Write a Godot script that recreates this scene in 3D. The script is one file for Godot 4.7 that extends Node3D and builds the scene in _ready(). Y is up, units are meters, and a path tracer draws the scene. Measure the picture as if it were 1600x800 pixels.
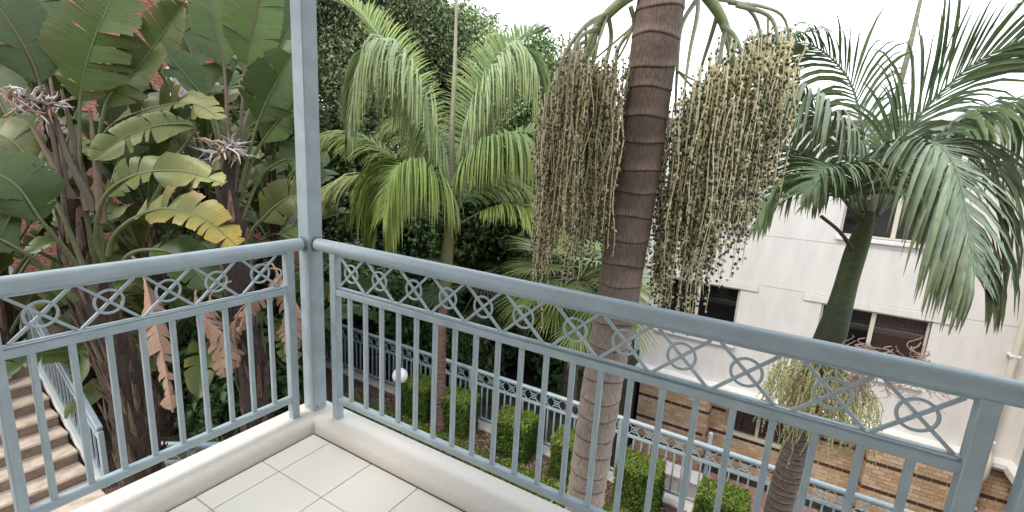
extends Node3D

# ---------------------------------------------------------------- mesh builder
class MB:
	var v := PackedVector3Array()
	var n := PackedVector3Array()
	var c := PackedColorArray()
	var t := PackedVector2Array()
	var i := PackedInt32Array()

	func vert(p: Vector3, nn: Vector3, col: Color, uv := Vector2.ZERO) -> int:
		v.append(p); n.append(nn); c.append(col); t.append(uv)
		return v.size() - 1

	func tri(a: int, b: int, d: int) -> void:
		i.append(a); i.append(b); i.append(d)

	func quad(a: Vector3, b: Vector3, d: Vector3, e: Vector3, col: Color) -> void:
		# corners counter-clockwise seen from the front
		var nn := (b - a).cross(e - a)
		if nn.length_squared() < 1e-16:
			nn = (d - b).cross(e - b)
		nn = nn.normalized()
		var k := vert(a, nn, col, Vector2(0, 0))
		vert(b, nn, col, Vector2(1, 0)); vert(d, nn, col, Vector2(1, 1)); vert(e, nn, col, Vector2(0, 1))
		tri(k, k + 2, k + 1); tri(k, k + 3, k + 2)

	func trif(a: Vector3, b: Vector3, d: Vector3, col: Color) -> void:
		var nn := (b - a).cross(d - a).normalized()
		var k := vert(a, nn, col); vert(b, nn, col); vert(d, nn, col)
		tri(k, k + 2, k + 1)

	# box with chamfered edges; x is its frame, s its full size
	func cbox(x: Transform3D, s: Vector3, b := 0.0, col := Color.WHITE) -> void:
		var h := s / 2.0
		if b <= 0.0:
			for ax in 3:
				for sg in [-1.0, 1.0]:
					var u := Vector3.ZERO; u[ax] = sg * h[ax]
					var a1 := Vector3.ZERO; a1[(ax + 1) % 3] = h[(ax + 1) % 3] * sg
					var a2 := Vector3.ZERO; a2[(ax + 2) % 3] = h[(ax + 2) % 3]
					quad(x * (u - a1 - a2), x * (u + a1 - a2), x * (u + a1 + a2), x * (u - a1 + a2), col)
			return
		var inn := h - Vector3(b, b, b)
		var pt := func(sx: float, sy: float, sz: float, ax: int) -> Vector3:
			var p := Vector3(sx * inn.x, sy * inn.y, sz * inn.z)
			p[ax] = signf([sx, sy, sz][ax]) * h[ax]
			return x * p
		for ax in 3:
			var a1 := (ax + 1) % 3
			var a2 := (ax + 2) % 3
			for sg in [-1.0, 1.0]:
				var q: Array = []
				for k in [[-1, -1], [1, -1], [1, 1], [-1, 1]]:
					var sv := [0.0, 0.0, 0.0]
					sv[ax] = sg; sv[a1] = k[0] * sg; sv[a2] = float(k[1])
					q.append(pt.call(sv[0], sv[1], sv[2], ax))
				quad(q[0], q[1], q[2], q[3], col)
			# edges that run along ax
			for s1 in [-1.0, 1.0]:
				for s2 in [-1.0, 1.0]:
					var lo := [0.0, 0.0, 0.0]
					lo[ax] = -1.0; lo[a1] = s1; lo[a2] = s2
					var hi := lo.duplicate(); hi[ax] = 1.0
					var p1: Vector3 = pt.call(lo[0], lo[1], lo[2], a1)
					var p2: Vector3 = pt.call(hi[0], hi[1], hi[2], a1)
					var p3: Vector3 = pt.call(hi[0], hi[1], hi[2], a2)
					var p4: Vector3 = pt.call(lo[0], lo[1], lo[2], a2)
					if s1 * s2 > 0.0:
						quad(p1, p4, p3, p2, col) if false else quad(p4, p1, p2, p3, col) if false else _outq(x, p1, p2, p3, p4, col)
					else:
						_outq(x, p1, p2, p3, p4, col)
		for sx in [-1.0, 1.0]:
			for sy in [-1.0, 1.0]:
				for sz in [-1.0, 1.0]:
					var p1: Vector3 = pt.call(sx, sy, sz, 0)
					var p2: Vector3 = pt.call(sx, sy, sz, 1)
					var p3: Vector3 = pt.call(sx, sy, sz, 2)
					if (p2 - p1).cross(p3 - p1).dot(p1 - x.origin) > 0.0:
						trif(p1, p2, p3, col)
					else:
						trif(p1, p3, p2, col)

	func _outq(x: Transform3D, a: Vector3, b: Vector3, d: Vector3, e: Vector3, col: Color) -> void:
		if (b - a).cross(e - a).dot((a + d) / 2.0 - x.origin) > 0.0:
			quad(a, b, d, e, col)
		else:
			quad(a, e, d, b, col)

	# smooth tube through points; rad and cols per point (or one value)
	func tube(p: PackedVector3Array, rad: PackedFloat32Array, sides: int, cols: PackedColorArray, caps := true, squash := 1.0) -> void:
		var m := p.size()
		var start := v.size()
		var side := Vector3.ZERO
		var along := 0.0
		for k in m:
			var tg := (p[mini(k + 1, m - 1)] - p[maxi(k - 1, 0)]).normalized()
			if k == 0:
				side = tg.cross(Vector3.UP)
				if side.length() < 0.05:
					side = tg.cross(Vector3.RIGHT)
			side = (side - tg * side.dot(tg)).normalized()
			var up := side.cross(tg).normalized()
			if k > 0:
				along += p[k].distance_to(p[k - 1])
			var r: float = rad[mini(k, rad.size() - 1)]
			var col: Color = cols[mini(k, cols.size() - 1)]
			for s in sides + 1:
				var a := TAU * s / sides
				var d := side * cos(a) + up * sin(a) * squash
				vert(p[k] + d * r, (side * cos(a) + up * sin(a) / squash).normalized(), col, Vector2(float(s) / sides, along))
		for k in m - 1:
			for s in sides:
				var a := start + k * (sides + 1) + s
				var b := a + sides + 1
				tri(a, a + 1, b + 1); tri(a, b + 1, b)
		if caps:
			for e in [0, m - 1]:
				var tg := (p[1] - p[0]).normalized() * -1.0 if e == 0 else (p[m - 1] - p[m - 2]).normalized()
				var col: Color = cols[mini(e, cols.size() - 1)]
				var k0 := vert(p[e], tg, col)
				var r0: int = start + e * (sides + 1)
				var first := v.size()
				for s in sides + 1:
					vert(v[r0 + s], tg, col)
				for s in sides:
					if e == 0:
						tri(k0, first + s + 1, first + s)
					else:
						tri(k0, first + s, first + s + 1)

	func sphere(o: Vector3, r: float, seg: int, col: Color) -> void:
		var start := v.size()
		for a in seg + 1:
			for b in seg * 2 + 1:
				var th := PI * a / seg
				var ph := TAU * b / (seg * 2)
				var d := Vector3(sin(th) * cos(ph), cos(th), sin(th) * sin(ph))
				vert(o + d * r, d, col)
		for a in seg:
			for b in seg * 2:
				var k := start + a * (seg * 2 + 1) + b
				var l := k + seg * 2 + 1
				tri(k, l + 1, k + 1); tri(k, l, l + 1)

	# a strip of cross rows: rows[k] is an array of points, smooth normals are summed
	func sheet(rows: Array, cols: Array, u0 := 0.0, u1 := 1.0) -> void:
		var start := v.size()
		var w: int = rows[0].size()
		var m := rows.size()
		for k in m:
			for j in w:
				var p: Vector3 = rows[k][j]
				var du: Vector3 = rows[k][mini(j + 1, w - 1)] - rows[k][maxi(j - 1, 0)]
				var dv: Vector3 = rows[mini(k + 1, m - 1)][j] - rows[maxi(k - 1, 0)][j]
				vert(p, du.cross(dv).normalized(), cols[k], Vector2(lerpf(u0, u1, float(k) / maxi(m - 1, 1)), float(j) / (w - 1)))
		for k in m - 1:
			for j in w - 1:
				var a := start + k * w + j
				tri(a, a + w + 1, a + 1); tri(a, a + w, a + w + 1)

	func mesh(m: Material = null) -> ArrayMesh:
		var a := []
		a.resize(Mesh.ARRAY_MAX)
		a[Mesh.ARRAY_VERTEX] = v; a[Mesh.ARRAY_NORMAL] = n; a[Mesh.ARRAY_COLOR] = c; a[Mesh.ARRAY_TEX_UV] = t; a[Mesh.ARRAY_INDEX] = i
		var r := ArrayMesh.new()
		r.add_surface_from_arrays(Mesh.PRIMITIVE_TRIANGLES, a)
		if m: r.surface_set_material(0, m)
		return r

# ---------------------------------------------------------------- scene helpers
var rng := RandomNumberGenerator.new()
var cam_pos := Vector3(2.153, 1.5, 1.576)
var cam_rot := Vector3(-11.7324, 30.3665, 3.25)
var cam_f := 743.13
var cam_basis: Basis
var M := {}
var used := {}

func rnd(a: float, b: float) -> float:
	return rng.randf_range(a, b)

func ray(x: float, y: float) -> Vector3:
	return cam_basis * Vector3((x - 800.0) / cam_f, (400.0 - y) / cam_f, -1.0)

func at(x: float, y: float, d: float) -> Vector3:
	return cam_pos + ray(x, y) * d

func onz(x: float, y: float, z: float) -> Vector3:
	var d := ray(x, y)
	return cam_pos + d * ((z - cam_pos.z) / d.z)

func piece(called: String, mesh: Mesh, m: Material, parent: Node3D, where := Transform3D.IDENTITY) -> MeshInstance3D:
	var o := MeshInstance3D.new()
	o.name = called
	o.mesh = mesh
	if m: o.material_override = m
	o.transform = where
	parent.add_child(o, true)
	return o

func numbered(called: String) -> String:
	if not used.has(called):
		used[called] = 0
		return called
	used[called] += 1
	return "%s_%03d" % [called, used[called]]

func tag(o: Node3D, label: String, category: String, group := "") -> void:
	o.set_meta("label", label)
	if category: o.set_meta("category", category)
	if group: o.set_meta("group", group)

func thing(called: String, label: String, category: String, where := Vector3.ZERO, turn := 0.0, group := "") -> Node3D:
	var o := Node3D.new()
	o.name = numbered(called)
	add_child(o)
	o.position = where
	o.rotation.y = turn
	tag(o, label, category, group)
	return o

func struct(called: String, label: String, mesh: Mesh = null, m: Material = null) -> Node3D:
	var o: Node3D
	if mesh:
		var k := MeshInstance3D.new()
		k.mesh = mesh
		k.material_override = m
		o = k
	else:
		o = Node3D.new()
	o.name = numbered(called)
	add_child(o)
	o.set_meta("kind", "structure")
	o.set_meta("label", label)
	return o

func shift(mb: MB, by: Vector3) -> MB:
	for k in mb.v.size():
		mb.v[k] -= by
	return mb

func pile(called: String, mesh: Mesh, m: Material, parent: Node3D, xf: Array, cols: Array) -> MultiMeshInstance3D:
	var mm := MultiMesh.new()
	mm.transform_format = MultiMesh.TRANSFORM_3D
	mm.use_colors = true
	mm.mesh = mesh
	mm.instance_count = xf.size()
	for k in xf.size():
		mm.set_instance_transform(k, xf[k])
		mm.set_instance_color(k, cols[k])
	var o := MultiMeshInstance3D.new()
	o.name = called
	o.multimesh = mm
	o.material_override = m
	o.set_meta("kind", "stuff")
	parent.add_child(o, true)
	return o

func noise_tex(freq: float, lo: float, hi: float, oct: int, sd: int, sx := 1.0, sy := 1.0, size := 256, tint_lo := Color.WHITE, tint_hi := Color.WHITE) -> ImageTexture:
	var f := FastNoiseLite.new()
	f.seed = sd
	f.noise_type = FastNoiseLite.TYPE_SIMPLEX_SMOOTH
	f.frequency = freq
	f.fractal_octaves = oct
	var im := Image.create(size, size, false, Image.FORMAT_RGB8)
	var ru := size / TAU
	for y in size:
		for x in size:
			# torus mapping keeps the tile seamless
			var a := TAU * x / size
			var b := TAU * y / size
			var q := f.get_noise_3d(cos(a) * ru * sx, sin(a) * ru * sx + cos(b) * ru * sy * 0.7, sin(b) * ru * sy)
			q = clampf(q * 0.9 + 0.5, 0.0, 1.0)
			var g := lerpf(lo, hi, q)
			var tc := tint_lo.lerp(tint_hi, q)
			im.set_pixel(x, y, Color(g * tc.r, g * tc.g, g * tc.b))
	im.generate_mipmaps()
	return ImageTexture.create_from_image(im)

func mat(called: String, col: Color, rough: float, tex: Texture2D = null, tri_scale := 0.0) -> StandardMaterial3D:
	# col is linear
	var m := StandardMaterial3D.new()
	m.albedo_color = col.linear_to_srgb()
	m.roughness = rough
	m.vertex_color_use_as_albedo = true
	m.cull_mode = BaseMaterial3D.CULL_DISABLED
	if tex:
		m.albedo_texture = tex
		if tri_scale > 0.0:
			m.uv1_triplanar = true
			m.uv1_world_triplanar = true
			m.uv1_scale = Vector3(tri_scale, tri_scale, tri_scale)
	M[called] = m
	return m

func bump(m: StandardMaterial3D, freq: float, strength: float, sd: int, oct := 3, size := 256) -> void:
	var f := FastNoiseLite.new()
	f.seed = sd
	f.frequency = freq
	f.fractal_octaves = oct
	var im := f.get_seamless_image(size, size)
	im.convert(Image.FORMAT_RGBA8)
	im.bump_map_to_normal_map(strength)
	m.normal_enabled = true
	m.normal_texture = ImageTexture.create_from_image(im)
	m.normal_scale = 1.0

func T(o: Vector3, b := Basis.IDENTITY) -> Transform3D:
	return Transform3D(b, o)

func jit(c: Color, a: float) -> Color:
	var k := 1.0 + rnd(-a, a)
	return Color(c.r * k * (1.0 + rnd(-a, a) * 0.4), c.g * k, c.b * k * (1.0 + rnd(-a, a) * 0.4))

func curve(pts: Array, m: int) -> PackedVector3Array:
	# Catmull-Rom through pts, m + 1 points spaced evenly along it
	var raw := PackedVector3Array()
	var L := pts.size()
	for k in L - 1:
		var p0: Vector3 = pts[maxi(k - 1, 0)]
		var p1: Vector3 = pts[k]
		var p2: Vector3 = pts[k + 1]
		var p3: Vector3 = pts[mini(k + 2, L - 1)]
		if k == 0: p0 = p1 * 2.0 - p2
		if k == L - 2: p3 = p2 * 2.0 - p1
		for j in 16:
			var u := j / 16.0
			raw.append(p1.cubic_interpolate(p2, p0, p3, u))
	raw.append(pts[L - 1])
	var acc := PackedFloat32Array([0.0])
	for k in range(1, raw.size()):
		acc.append(acc[k - 1] + raw[k].distance_to(raw[k - 1]))
	var out := PackedVector3Array()
	var q := 0
	for k in m + 1:
		var d: float = acc[acc.size() - 1] * k / m
		while q < raw.size() - 2 and acc[q + 1] < d:
			q += 1
		out.append(raw[q].lerp(raw[q + 1], clampf((d - acc[q]) / maxf(acc[q + 1] - acc[q], 1e-6), 0.0, 1.0)))
	return out

# ---------------------------------------------------------------- plants
# one pinnate palm frond along pts: leaflets in one mesh, its midrib a sub-part
func frond(parent: Node3D, pts: Array, o := {}) -> void:
	var org := parent.position
	var nn: int = o.get("n", 62)
	var len0: float = o.get("len", 0.7)
	var wid: float = o.get("width", 0.034)
	var droop: float = o.get("droop", 0.5)
	var lift: float = o.get("lift", 0.15)
	var start: float = o.get("start", 0.2)
	var col: Color = o.get("col", Color(0.05, 0.10, 0.03))
	var tipc: Color = o.get("tip", Color(0.16, 0.19, 0.05))
	var rib: Color = o.get("rib", Color(0.10, 0.12, 0.05))
	var r0: float = o.get("r", 0.022)
	var a0: float = o.get("a0", 62.0)
	var a1: float = o.get("a1", 28.0)
	var roll: float = o.get("roll", 0.0)
	var roll0: float = o.get("roll0", 0.0)
	var P := curve(pts, 80)
	var mb := MB.new()
	var rb := MB.new()
	var rads := PackedFloat32Array()
	var rc := PackedColorArray()
	for k in 81:
		rads.append(lerpf(r0, 0.003, pow(k / 80.0, 0.7)))
		rc.append(rib.lerp(col * 1.6, k / 110.0))
	rb.tube(P, rads, 6, rc)
	var flat := P[80] - P[0]
	flat.y = 0.0
	var side0 := flat.cross(Vector3.UP).normalized() if flat.length() > 0.1 else Vector3.RIGHT
	for k in nn:
		var s := start + (0.99 - start) * (k + rnd(-0.2, 0.2)) / (nn - 1)
		var fi := clampf(s, 0.0, 0.999) * 80.0
		var i0 := int(fi)
		var p := P[i0].lerp(P[mini(i0 + 1, 80)], fi - i0)
		var tg := (P[mini(i0 + 2, 80)] - P[maxi(i0 - 1, 0)]).normalized()
		var side := (side0 - tg * side0.dot(tg)).normalized().rotated(tg, roll * s + roll0)
		var up := side.cross(tg).normalized()
		if up.y < -0.15 and roll == 0.0 and roll0 == 0.0: up = -up
		var q := (s - start) / (1.0 - start)
		var ll := len0 * (0.35 + 0.65 * sin(PI * pow(clampf(q, 0.0, 1.0), 0.75) * 0.93 + 0.12)) * rnd(0.85, 1.1)
		var an := deg_to_rad(lerpf(a0, a1, q) + rnd(-5, 5))
		for sg in [-1.0, 1.0]:
			if rng.randf() < o.get("gap", 0.02): continue
			var dir: Vector3 = (tg * cos(an) + side * sg * sin(an) + up * (lift + rnd(-0.14, 0.14))).normalized()
			var lc := jit(col, 0.22)
			var lt := jit(tipc, 0.3)
			var brown: bool = rng.randf() < o.get("brown", 0.12)
			var rows := []
			var cs := []
			var pp := p
			var segs := 5
			var dl := rnd(0.75, 1.3) * droop
			var twist := rnd(-0.5, 0.5)
			for g in segs + 1:
				var u := float(g) / segs
				var w := wid * (0.35 + 1.3 * u) if u < 0.4 else wid * 0.87 * (1.0 - pow((u - 0.4) / 0.6, 1.6)) + 0.002
				var wv := tg - dir * tg.dot(dir)
				if wv.length() < 0.05: wv = up
				wv = wv.normalized().rotated(dir, twist * u)
				var fo := wv.cross(dir).normalized()
				if fo.y > 0.0: fo = -fo
				rows.append([pp + wv * w * 0.5 + fo * w * 0.16, pp, pp - wv * w * 0.5 + fo * w * 0.16])
				var cc := lc.lerp(lt, u * u * (1.0 if brown else 0.45))
				cs.append(cc)
				pp += dir * ll / segs
				dir = (dir + Vector3.DOWN * dl * (0.22 + 0.5 * u)).normalized()
			mb.sheet(rows, cs)
	var f := piece("frond", shift(mb, org).mesh(), M.palm, parent)
	piece("midrib", shift(rb, org).mesh(), M.stem, f)

# one paddle leaf with torn blade; pet = petiole points, pts = blade midrib points
func paddle(parent: Node3D, pet: Array, pts: Array, width: float, col: Color, o := {}) -> void:
	var org := parent.position
	var edge: Color = o.get("edge", col)
	var tear: float = o.get("tear", 0.35)
	var fold: float = o.get("fold", 0.35)
	var droop: float = o.get("droop", 0.5)
	var face: Vector3 = o.get("face", (cam_pos - pts[0]).normalized() + Vector3.UP * 0.7)
	var called: String = o.get("name", "leaf")
	var seg := 36
	var P := curve(pts, seg)
	var mb := MB.new()
	var rb := MB.new()
	var path := []
	path.append_array(pet)
	path.append_array(pts)
	var S := curve(path, 30)
	var rads := PackedFloat32Array()
	for k in 31:
		rads.append(lerpf(o.get("r", 0.028), 0.004, k / 30.0))
	rb.tube(S, rads, 6, PackedColorArray([o.get("stem", col * 1.25)]))
	for sg in [-1.0, 1.0]:
		var k := 0
		var groups := []
		while k < seg:
			var w := 2 + int(rng.randi() % 4)
			if rng.randf() > tear: w += 4 + int(rng.randi() % 8)
			w = mini(w, seg - k)
			groups.append([k, k + w])
			k += w
		for gr in groups:
			var rows := []
			var cs := []
			var off := rnd(-0.22, 0.22) * tear * 2.0
			var dr := droop * rnd(0.6, 1.4)
			var gc := jit(col, 0.13)
			var short := rnd(0.9, 1.0)
			for q in range(gr[0], gr[1] + 1):
				var u := float(q) / seg
				var p := P[q]
				var tg := (P[mini(q + 1, seg)] - P[maxi(q - 1, 0)]).normalized()
				var side := tg.cross(face).normalized()
				var up := side.cross(tg).normalized()
				var w := width * (0.25 + 0.75 * minf(1.0, u * 5.0)) * pow(maxf(1.0 - pow(u, 4.0), 0.0), 0.6) * short
				w *= 1.0 + 0.03 * sin(q * 2.3)
				# strips of a torn group narrow towards their ends
				var edge_in := 0.0
				if gr[1] - gr[0] < seg:
					edge_in = (0.5 - float(q - gr[0]) / (gr[1] - gr[0])) * 0.35 * tear * (gr[1] - gr[0]) * P[0].distance_to(P[seg]) / seg
				var dir: Vector3 = (side * sg * cos(fold + off) + up * sin(fold + off) + tg * 0.38).normalized()
				var row := [p]
				var pp := p
				for j in 5:
					pp += dir * w / 5.0
					row.append(pp + tg * edge_in * pow((j + 1) / 5.0, 2.0))
					dir = (dir + (Vector3.DOWN * 0.6 - up * 0.5) * dr * 0.16 * (0.5 + j * 0.4)).normalized()
				rows.append(row)
				cs.append(gc)
			var st := mb.v.size()
			mb.sheet(rows, cs, gr[0] * 0.12, gr[1] * 0.12)
			for q in range(st, mb.v.size()):
				var tt := mb.t[q].y
				mb.c[q] = mb.c[q].lerp(edge, pow(tt, 3.0) * 0.8 if edge != col else 0.0)
				var uu := float(q - st) / maxi(mb.v.size() - st, 1)
				var al: float = lerpf(float(gr[0]), float(gr[1]), uu) / seg
				if o.has("tip"):
					mb.c[q] = mb.c[q].lerp(o.tip, clampf((al - 0.45) * 1.6, 0.0, 1.0))
	var f := piece(called, shift(mb, org).mesh(), M.get(o.get("mat", "paddle")), parent)
	piece("leaf_stalk", shift(rb, org).mesh(), M.stem, f)

# one fan leaf of a fan palm
func fan_leaf(parent: Node3D, base: Vector3, dir: Vector3, plen: float, R: float, col: Color) -> void:
	var org := parent.position
	var mb := MB.new()
	var rb := MB.new()
	var d := dir.normalized()
	var pts := []
	var p := base
	for k in 6:
		pts.append(p)
		p += d * plen / 5.0
		d = (d + Vector3.DOWN * 0.13).normalized()
	rb.tube(curve(pts, 12), PackedFloat32Array([0.016]), 5, PackedColorArray([Color(0.13, 0.15, 0.05)]))
	var b: Vector3 = pts[5]
	var side := d.cross(Vector3.UP).normalized()
	var up := side.cross(d).normalized()
	d = (d + up * 0.1).normalized()
	var ns := 44
	for k in ns:
		var ph := deg_to_rad(lerpf(-128, 128, float(k) / (ns - 1)))
		var dr := (d * cos(ph) + side * sin(ph) + up * (0.22 * absf(sin(ph)) + rnd(-0.04, 0.04))).normalized()
		var ll := R * (0.72 + 0.28 * cos(ph)) * rnd(0.92, 1.05)
		var pp := b
		var rows := []
		var cs := []
		var lc := jit(col, 0.2)
		for g in 7:
			var u := g / 6.0
			var w := ll * u * deg_to_rad(256.0 / ns) * 1.05 if u < 0.45 else ll * 0.45 * deg_to_rad(256.0 / ns) * 1.05 * (1.0 - pow((u - 0.45) / 0.55, 1.3)) + 0.002
			var wv := dr.cross(up).normalized()
			rows.append([pp + wv * w * 0.5 - up * w * 0.2, pp + up * w * 0.05, pp - wv * w * 0.5 - up * w * 0.2])
			cs.append(lc.lerp(Color(0.16, 0.16, 0.06), maxf(u - 0.6, 0.0) * 1.1))
			pp += dr * ll / 6.0
			dr = (dr + Vector3.DOWN * (0.05 + 0.55 * maxf(u - 0.3, 0.0))).normalized()
		mb.sheet(rows, cs)
	var f := piece("fan_leaf", shift(mb, org).mesh(), M.palm, parent)
	piece("leaf_stalk", shift(rb, org).mesh(), M.stem, f)

# ringed palm trunk through pts (bottom first)
func ring_trunk(pts: Array, radii: Array, gap: float, c_low: Color, c_high: Color, scar: Color, sides := 28) -> MB:
	var mb := MB.new()
	var L := 0.0
	for k in pts.size() - 1:
		L += pts[k].distance_to(pts[k + 1])
	var N := 400
	var P := curve(pts, N)
	var rings := PackedFloat32Array()
	var s := 0.05
	while s < L + gap:
		rings.append(s)
		s += gap * rnd(0.82, 1.2)
	# rows: five to every internode
	var rowsS := PackedFloat32Array()
	var kind := PackedInt32Array()
	for k in rings.size() - 1:
		var a := rings[k]
		var b := rings[k + 1]
		for q in [[a - 0.012, 0], [a - 0.003, 1], [a + 0.004, 2], [a + 0.013, 3], [lerpf(a, b, 0.35), 4], [lerpf(a, b, 0.75), 4]]:
			rowsS.append(q[0]); kind.append(q[1])
	var start := 0
	var phs := PackedFloat32Array()
	for k in rings.size() + 1:
		phs.append(rnd(0, TAU))
	for r in rowsS.size():
		var ri := r / 6
		var tilt := 0.012 + 0.008 * sin(phs[ri] * 3.0)
		for j in sides + 1:
			var a := TAU * j / sides
			var ss: float = rowsS[r] + tilt * sin(a + phs[ri] * 0.5) + 0.004 * sin(3.0 * a + phs[ri])
			var u := clampf(ss / L, 0.0, 1.0)
			var fi := u * (N - 0.001)
			var i0 := int(fi)
			var p := P[i0].lerp(P[i0 + 1], fi - i0)
			var tg := (P[mini(i0 + 2, N)] - P[maxi(i0 - 2, 0)]).normalized()
			var e1 := tg.cross(Vector3.BACK).normalized()
			var e2 := tg.cross(e1).normalized()
			var rr := 0.0
			var fr := u * (radii.size() - 1)
			var f0 := mini(int(fr), radii.size() - 2)
			rr = lerpf(radii[f0], radii[f0 + 1], fr - f0)
			var kd := kind[r]
			rr += [0.0, -0.003, 0.004, 0.002, -0.0005][kd]
			rr *= 1.0 + 0.012 * sin(2.0 * a + phs[ri])
			var col := c_low.lerp(c_high, smoothstep(0.4, 0.82, u))
			var k1 := 0.85 + 0.3 * absf(sin(phs[ri] * 7.0 + a * 0.5))
			col = col * k1
			if kd == 1: col = col * 0.45
			if kd == 2 or kd == 3: col = col.lerp(scar, (0.75 if kd == 2 else 0.5) * (0.6 + 0.4 * sin(a * 2.0 + phs[ri])))
			col.a = 1.0
			var nn := e1 * cos(a) + e2 * sin(a)
			mb.vert(p + nn * rr, (nn + tg * [0.0, -0.6, 0.0, 0.35, 0.05][kd]).normalized(), col, Vector2(float(j) / sides * 2.0, ss))
	for r in rowsS.size() - 1:
		for j in sides:
			var a := start + r * (sides + 1) + j
			var b := a + sides + 1
			mb.tri(a, b + 1, a + 1); mb.tri(a, b, b + 1)
	return mb

func clump_mesh(sd: int, leaves: int, size: float, spread: float, narrow := 0.5) -> ArrayMesh:
	var r := RandomNumberGenerator.new()
	r.seed = sd
	var mb := MB.new()
	for k in leaves:
		var o := Vector3(r.randf_range(-1, 1), r.randf_range(-1, 1), r.randf_range(-1, 1)) * spread
		var d := Vector3(r.randf_range(-1, 1), r.randf_range(-0.9, 0.5), r.randf_range(-1, 1)).normalized()
		var s := d.cross(Vector3(r.randf_range(-1, 1), 1.0, r.randf_range(-1, 1))).normalized()
		var up := s.cross(d)
		var l := size * r.randf_range(0.7, 1.3)
		var w := l * narrow * 0.5
		var g := r.randf_range(0.7, 1.3)
		var col := Color(g * r.randf_range(0.9, 1.15), g, g * r.randf_range(0.8, 1.1))
		mb.sheet([[o, o, o], [o + d * l * 0.35 + s * w + up * w * 0.3, o + d * l * 0.4, o + d * l * 0.35 - s * w + up * w * 0.3], [o + d * l - up * l * 0.12, o + d * l - up * l * 0.12, o + d * l - up * l * 0.12]], [col, col, col])
	return mb.mesh()

func in_blob(c: Vector3, r: Vector3, shell: float) -> Vector3:
	var d := Vector3(rng.randfn(), rng.randfn(), rng.randfn()).normalized()
	var q := lerpf(shell, 1.0, sqrt(rng.randf())) * (1.0 + rnd(-0.12, 0.12))
	return c + d * r * q

func rand_basis(s: float) -> Basis:
	return Basis(Vector3(rnd(-1, 1), rnd(-1, 1), rnd(-1, 1)).normalized(), rnd(0, TAU)).scaled(Vector3.ONE * s)

# broadleaf tree or bush: limbs plus leaf clumps spread through uneven blobs
func tree(called: String, label: String, cat: String, base: Vector3, height: float, rad: Vector3, count: int, col: Color, clump: Mesh, trunk_r: float, lobes: int, sc := 1.0, group := "") -> void:
	var o := thing(called, label, cat, base, 0.0, group)
	var tb := MB.new()
	var top := Vector3(rnd(-0.3, 0.3), height - rad.y, rnd(-0.3, 0.3))
	tb.tube(curve([Vector3(0, -0.2, 0), top * 0.5 + Vector3(rnd(-0.2, 0.2), 0, rnd(-0.2, 0.2)), top], 10), PackedFloat32Array([trunk_r * 1.2, trunk_r, trunk_r, trunk_r * 0.9, trunk_r * 0.85, trunk_r * 0.8, trunk_r * 0.75, trunk_r * 0.7, trunk_r * 0.65, trunk_r * 0.6, trunk_r * 0.55]), 10, PackedColorArray([Color(0.09, 0.07, 0.05)]))
	var blobs := []
	for k in lobes:
		var d := Vector3(rng.randfn(), rng.randfn() * 0.9, rng.randfn()).normalized()
		var c := top + d * rad * rnd(0.35, 0.75)
		var r := rad * rnd(0.3, 0.52)
		blobs.append([c, r, rnd(0.65, 1.35)])
		var mid := top.lerp(c, 0.5) + Vector3(rnd(-0.1, 0.1), rnd(0, 0.2), rnd(-0.1, 0.1)) * rad
		tb.tube(curve([top * 0.85, mid, c], 6), PackedFloat32Array([trunk_r * 0.5, trunk_r * 0.4, trunk_r * 0.35, trunk_r * 0.3, trunk_r * 0.2, trunk_r * 0.15, trunk_r * 0.1]), 6, PackedColorArray([Color(0.08, 0.065, 0.05)]))
	piece("trunk", tb.mesh(), M.bark, o)
	var xf := []
	var cs := []
	for k in count:
		var b: Array = blobs[rng.randi() % blobs.size()]
		var p := in_blob(b[0], b[1], 0.45)
		xf.append(T(p, rand_basis(sc * rnd(0.7, 1.3))))
		cs.append(jit(col * b[2], 0.25))
	pile("crown", clump, M.leafy, o, xf, cs)

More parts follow.
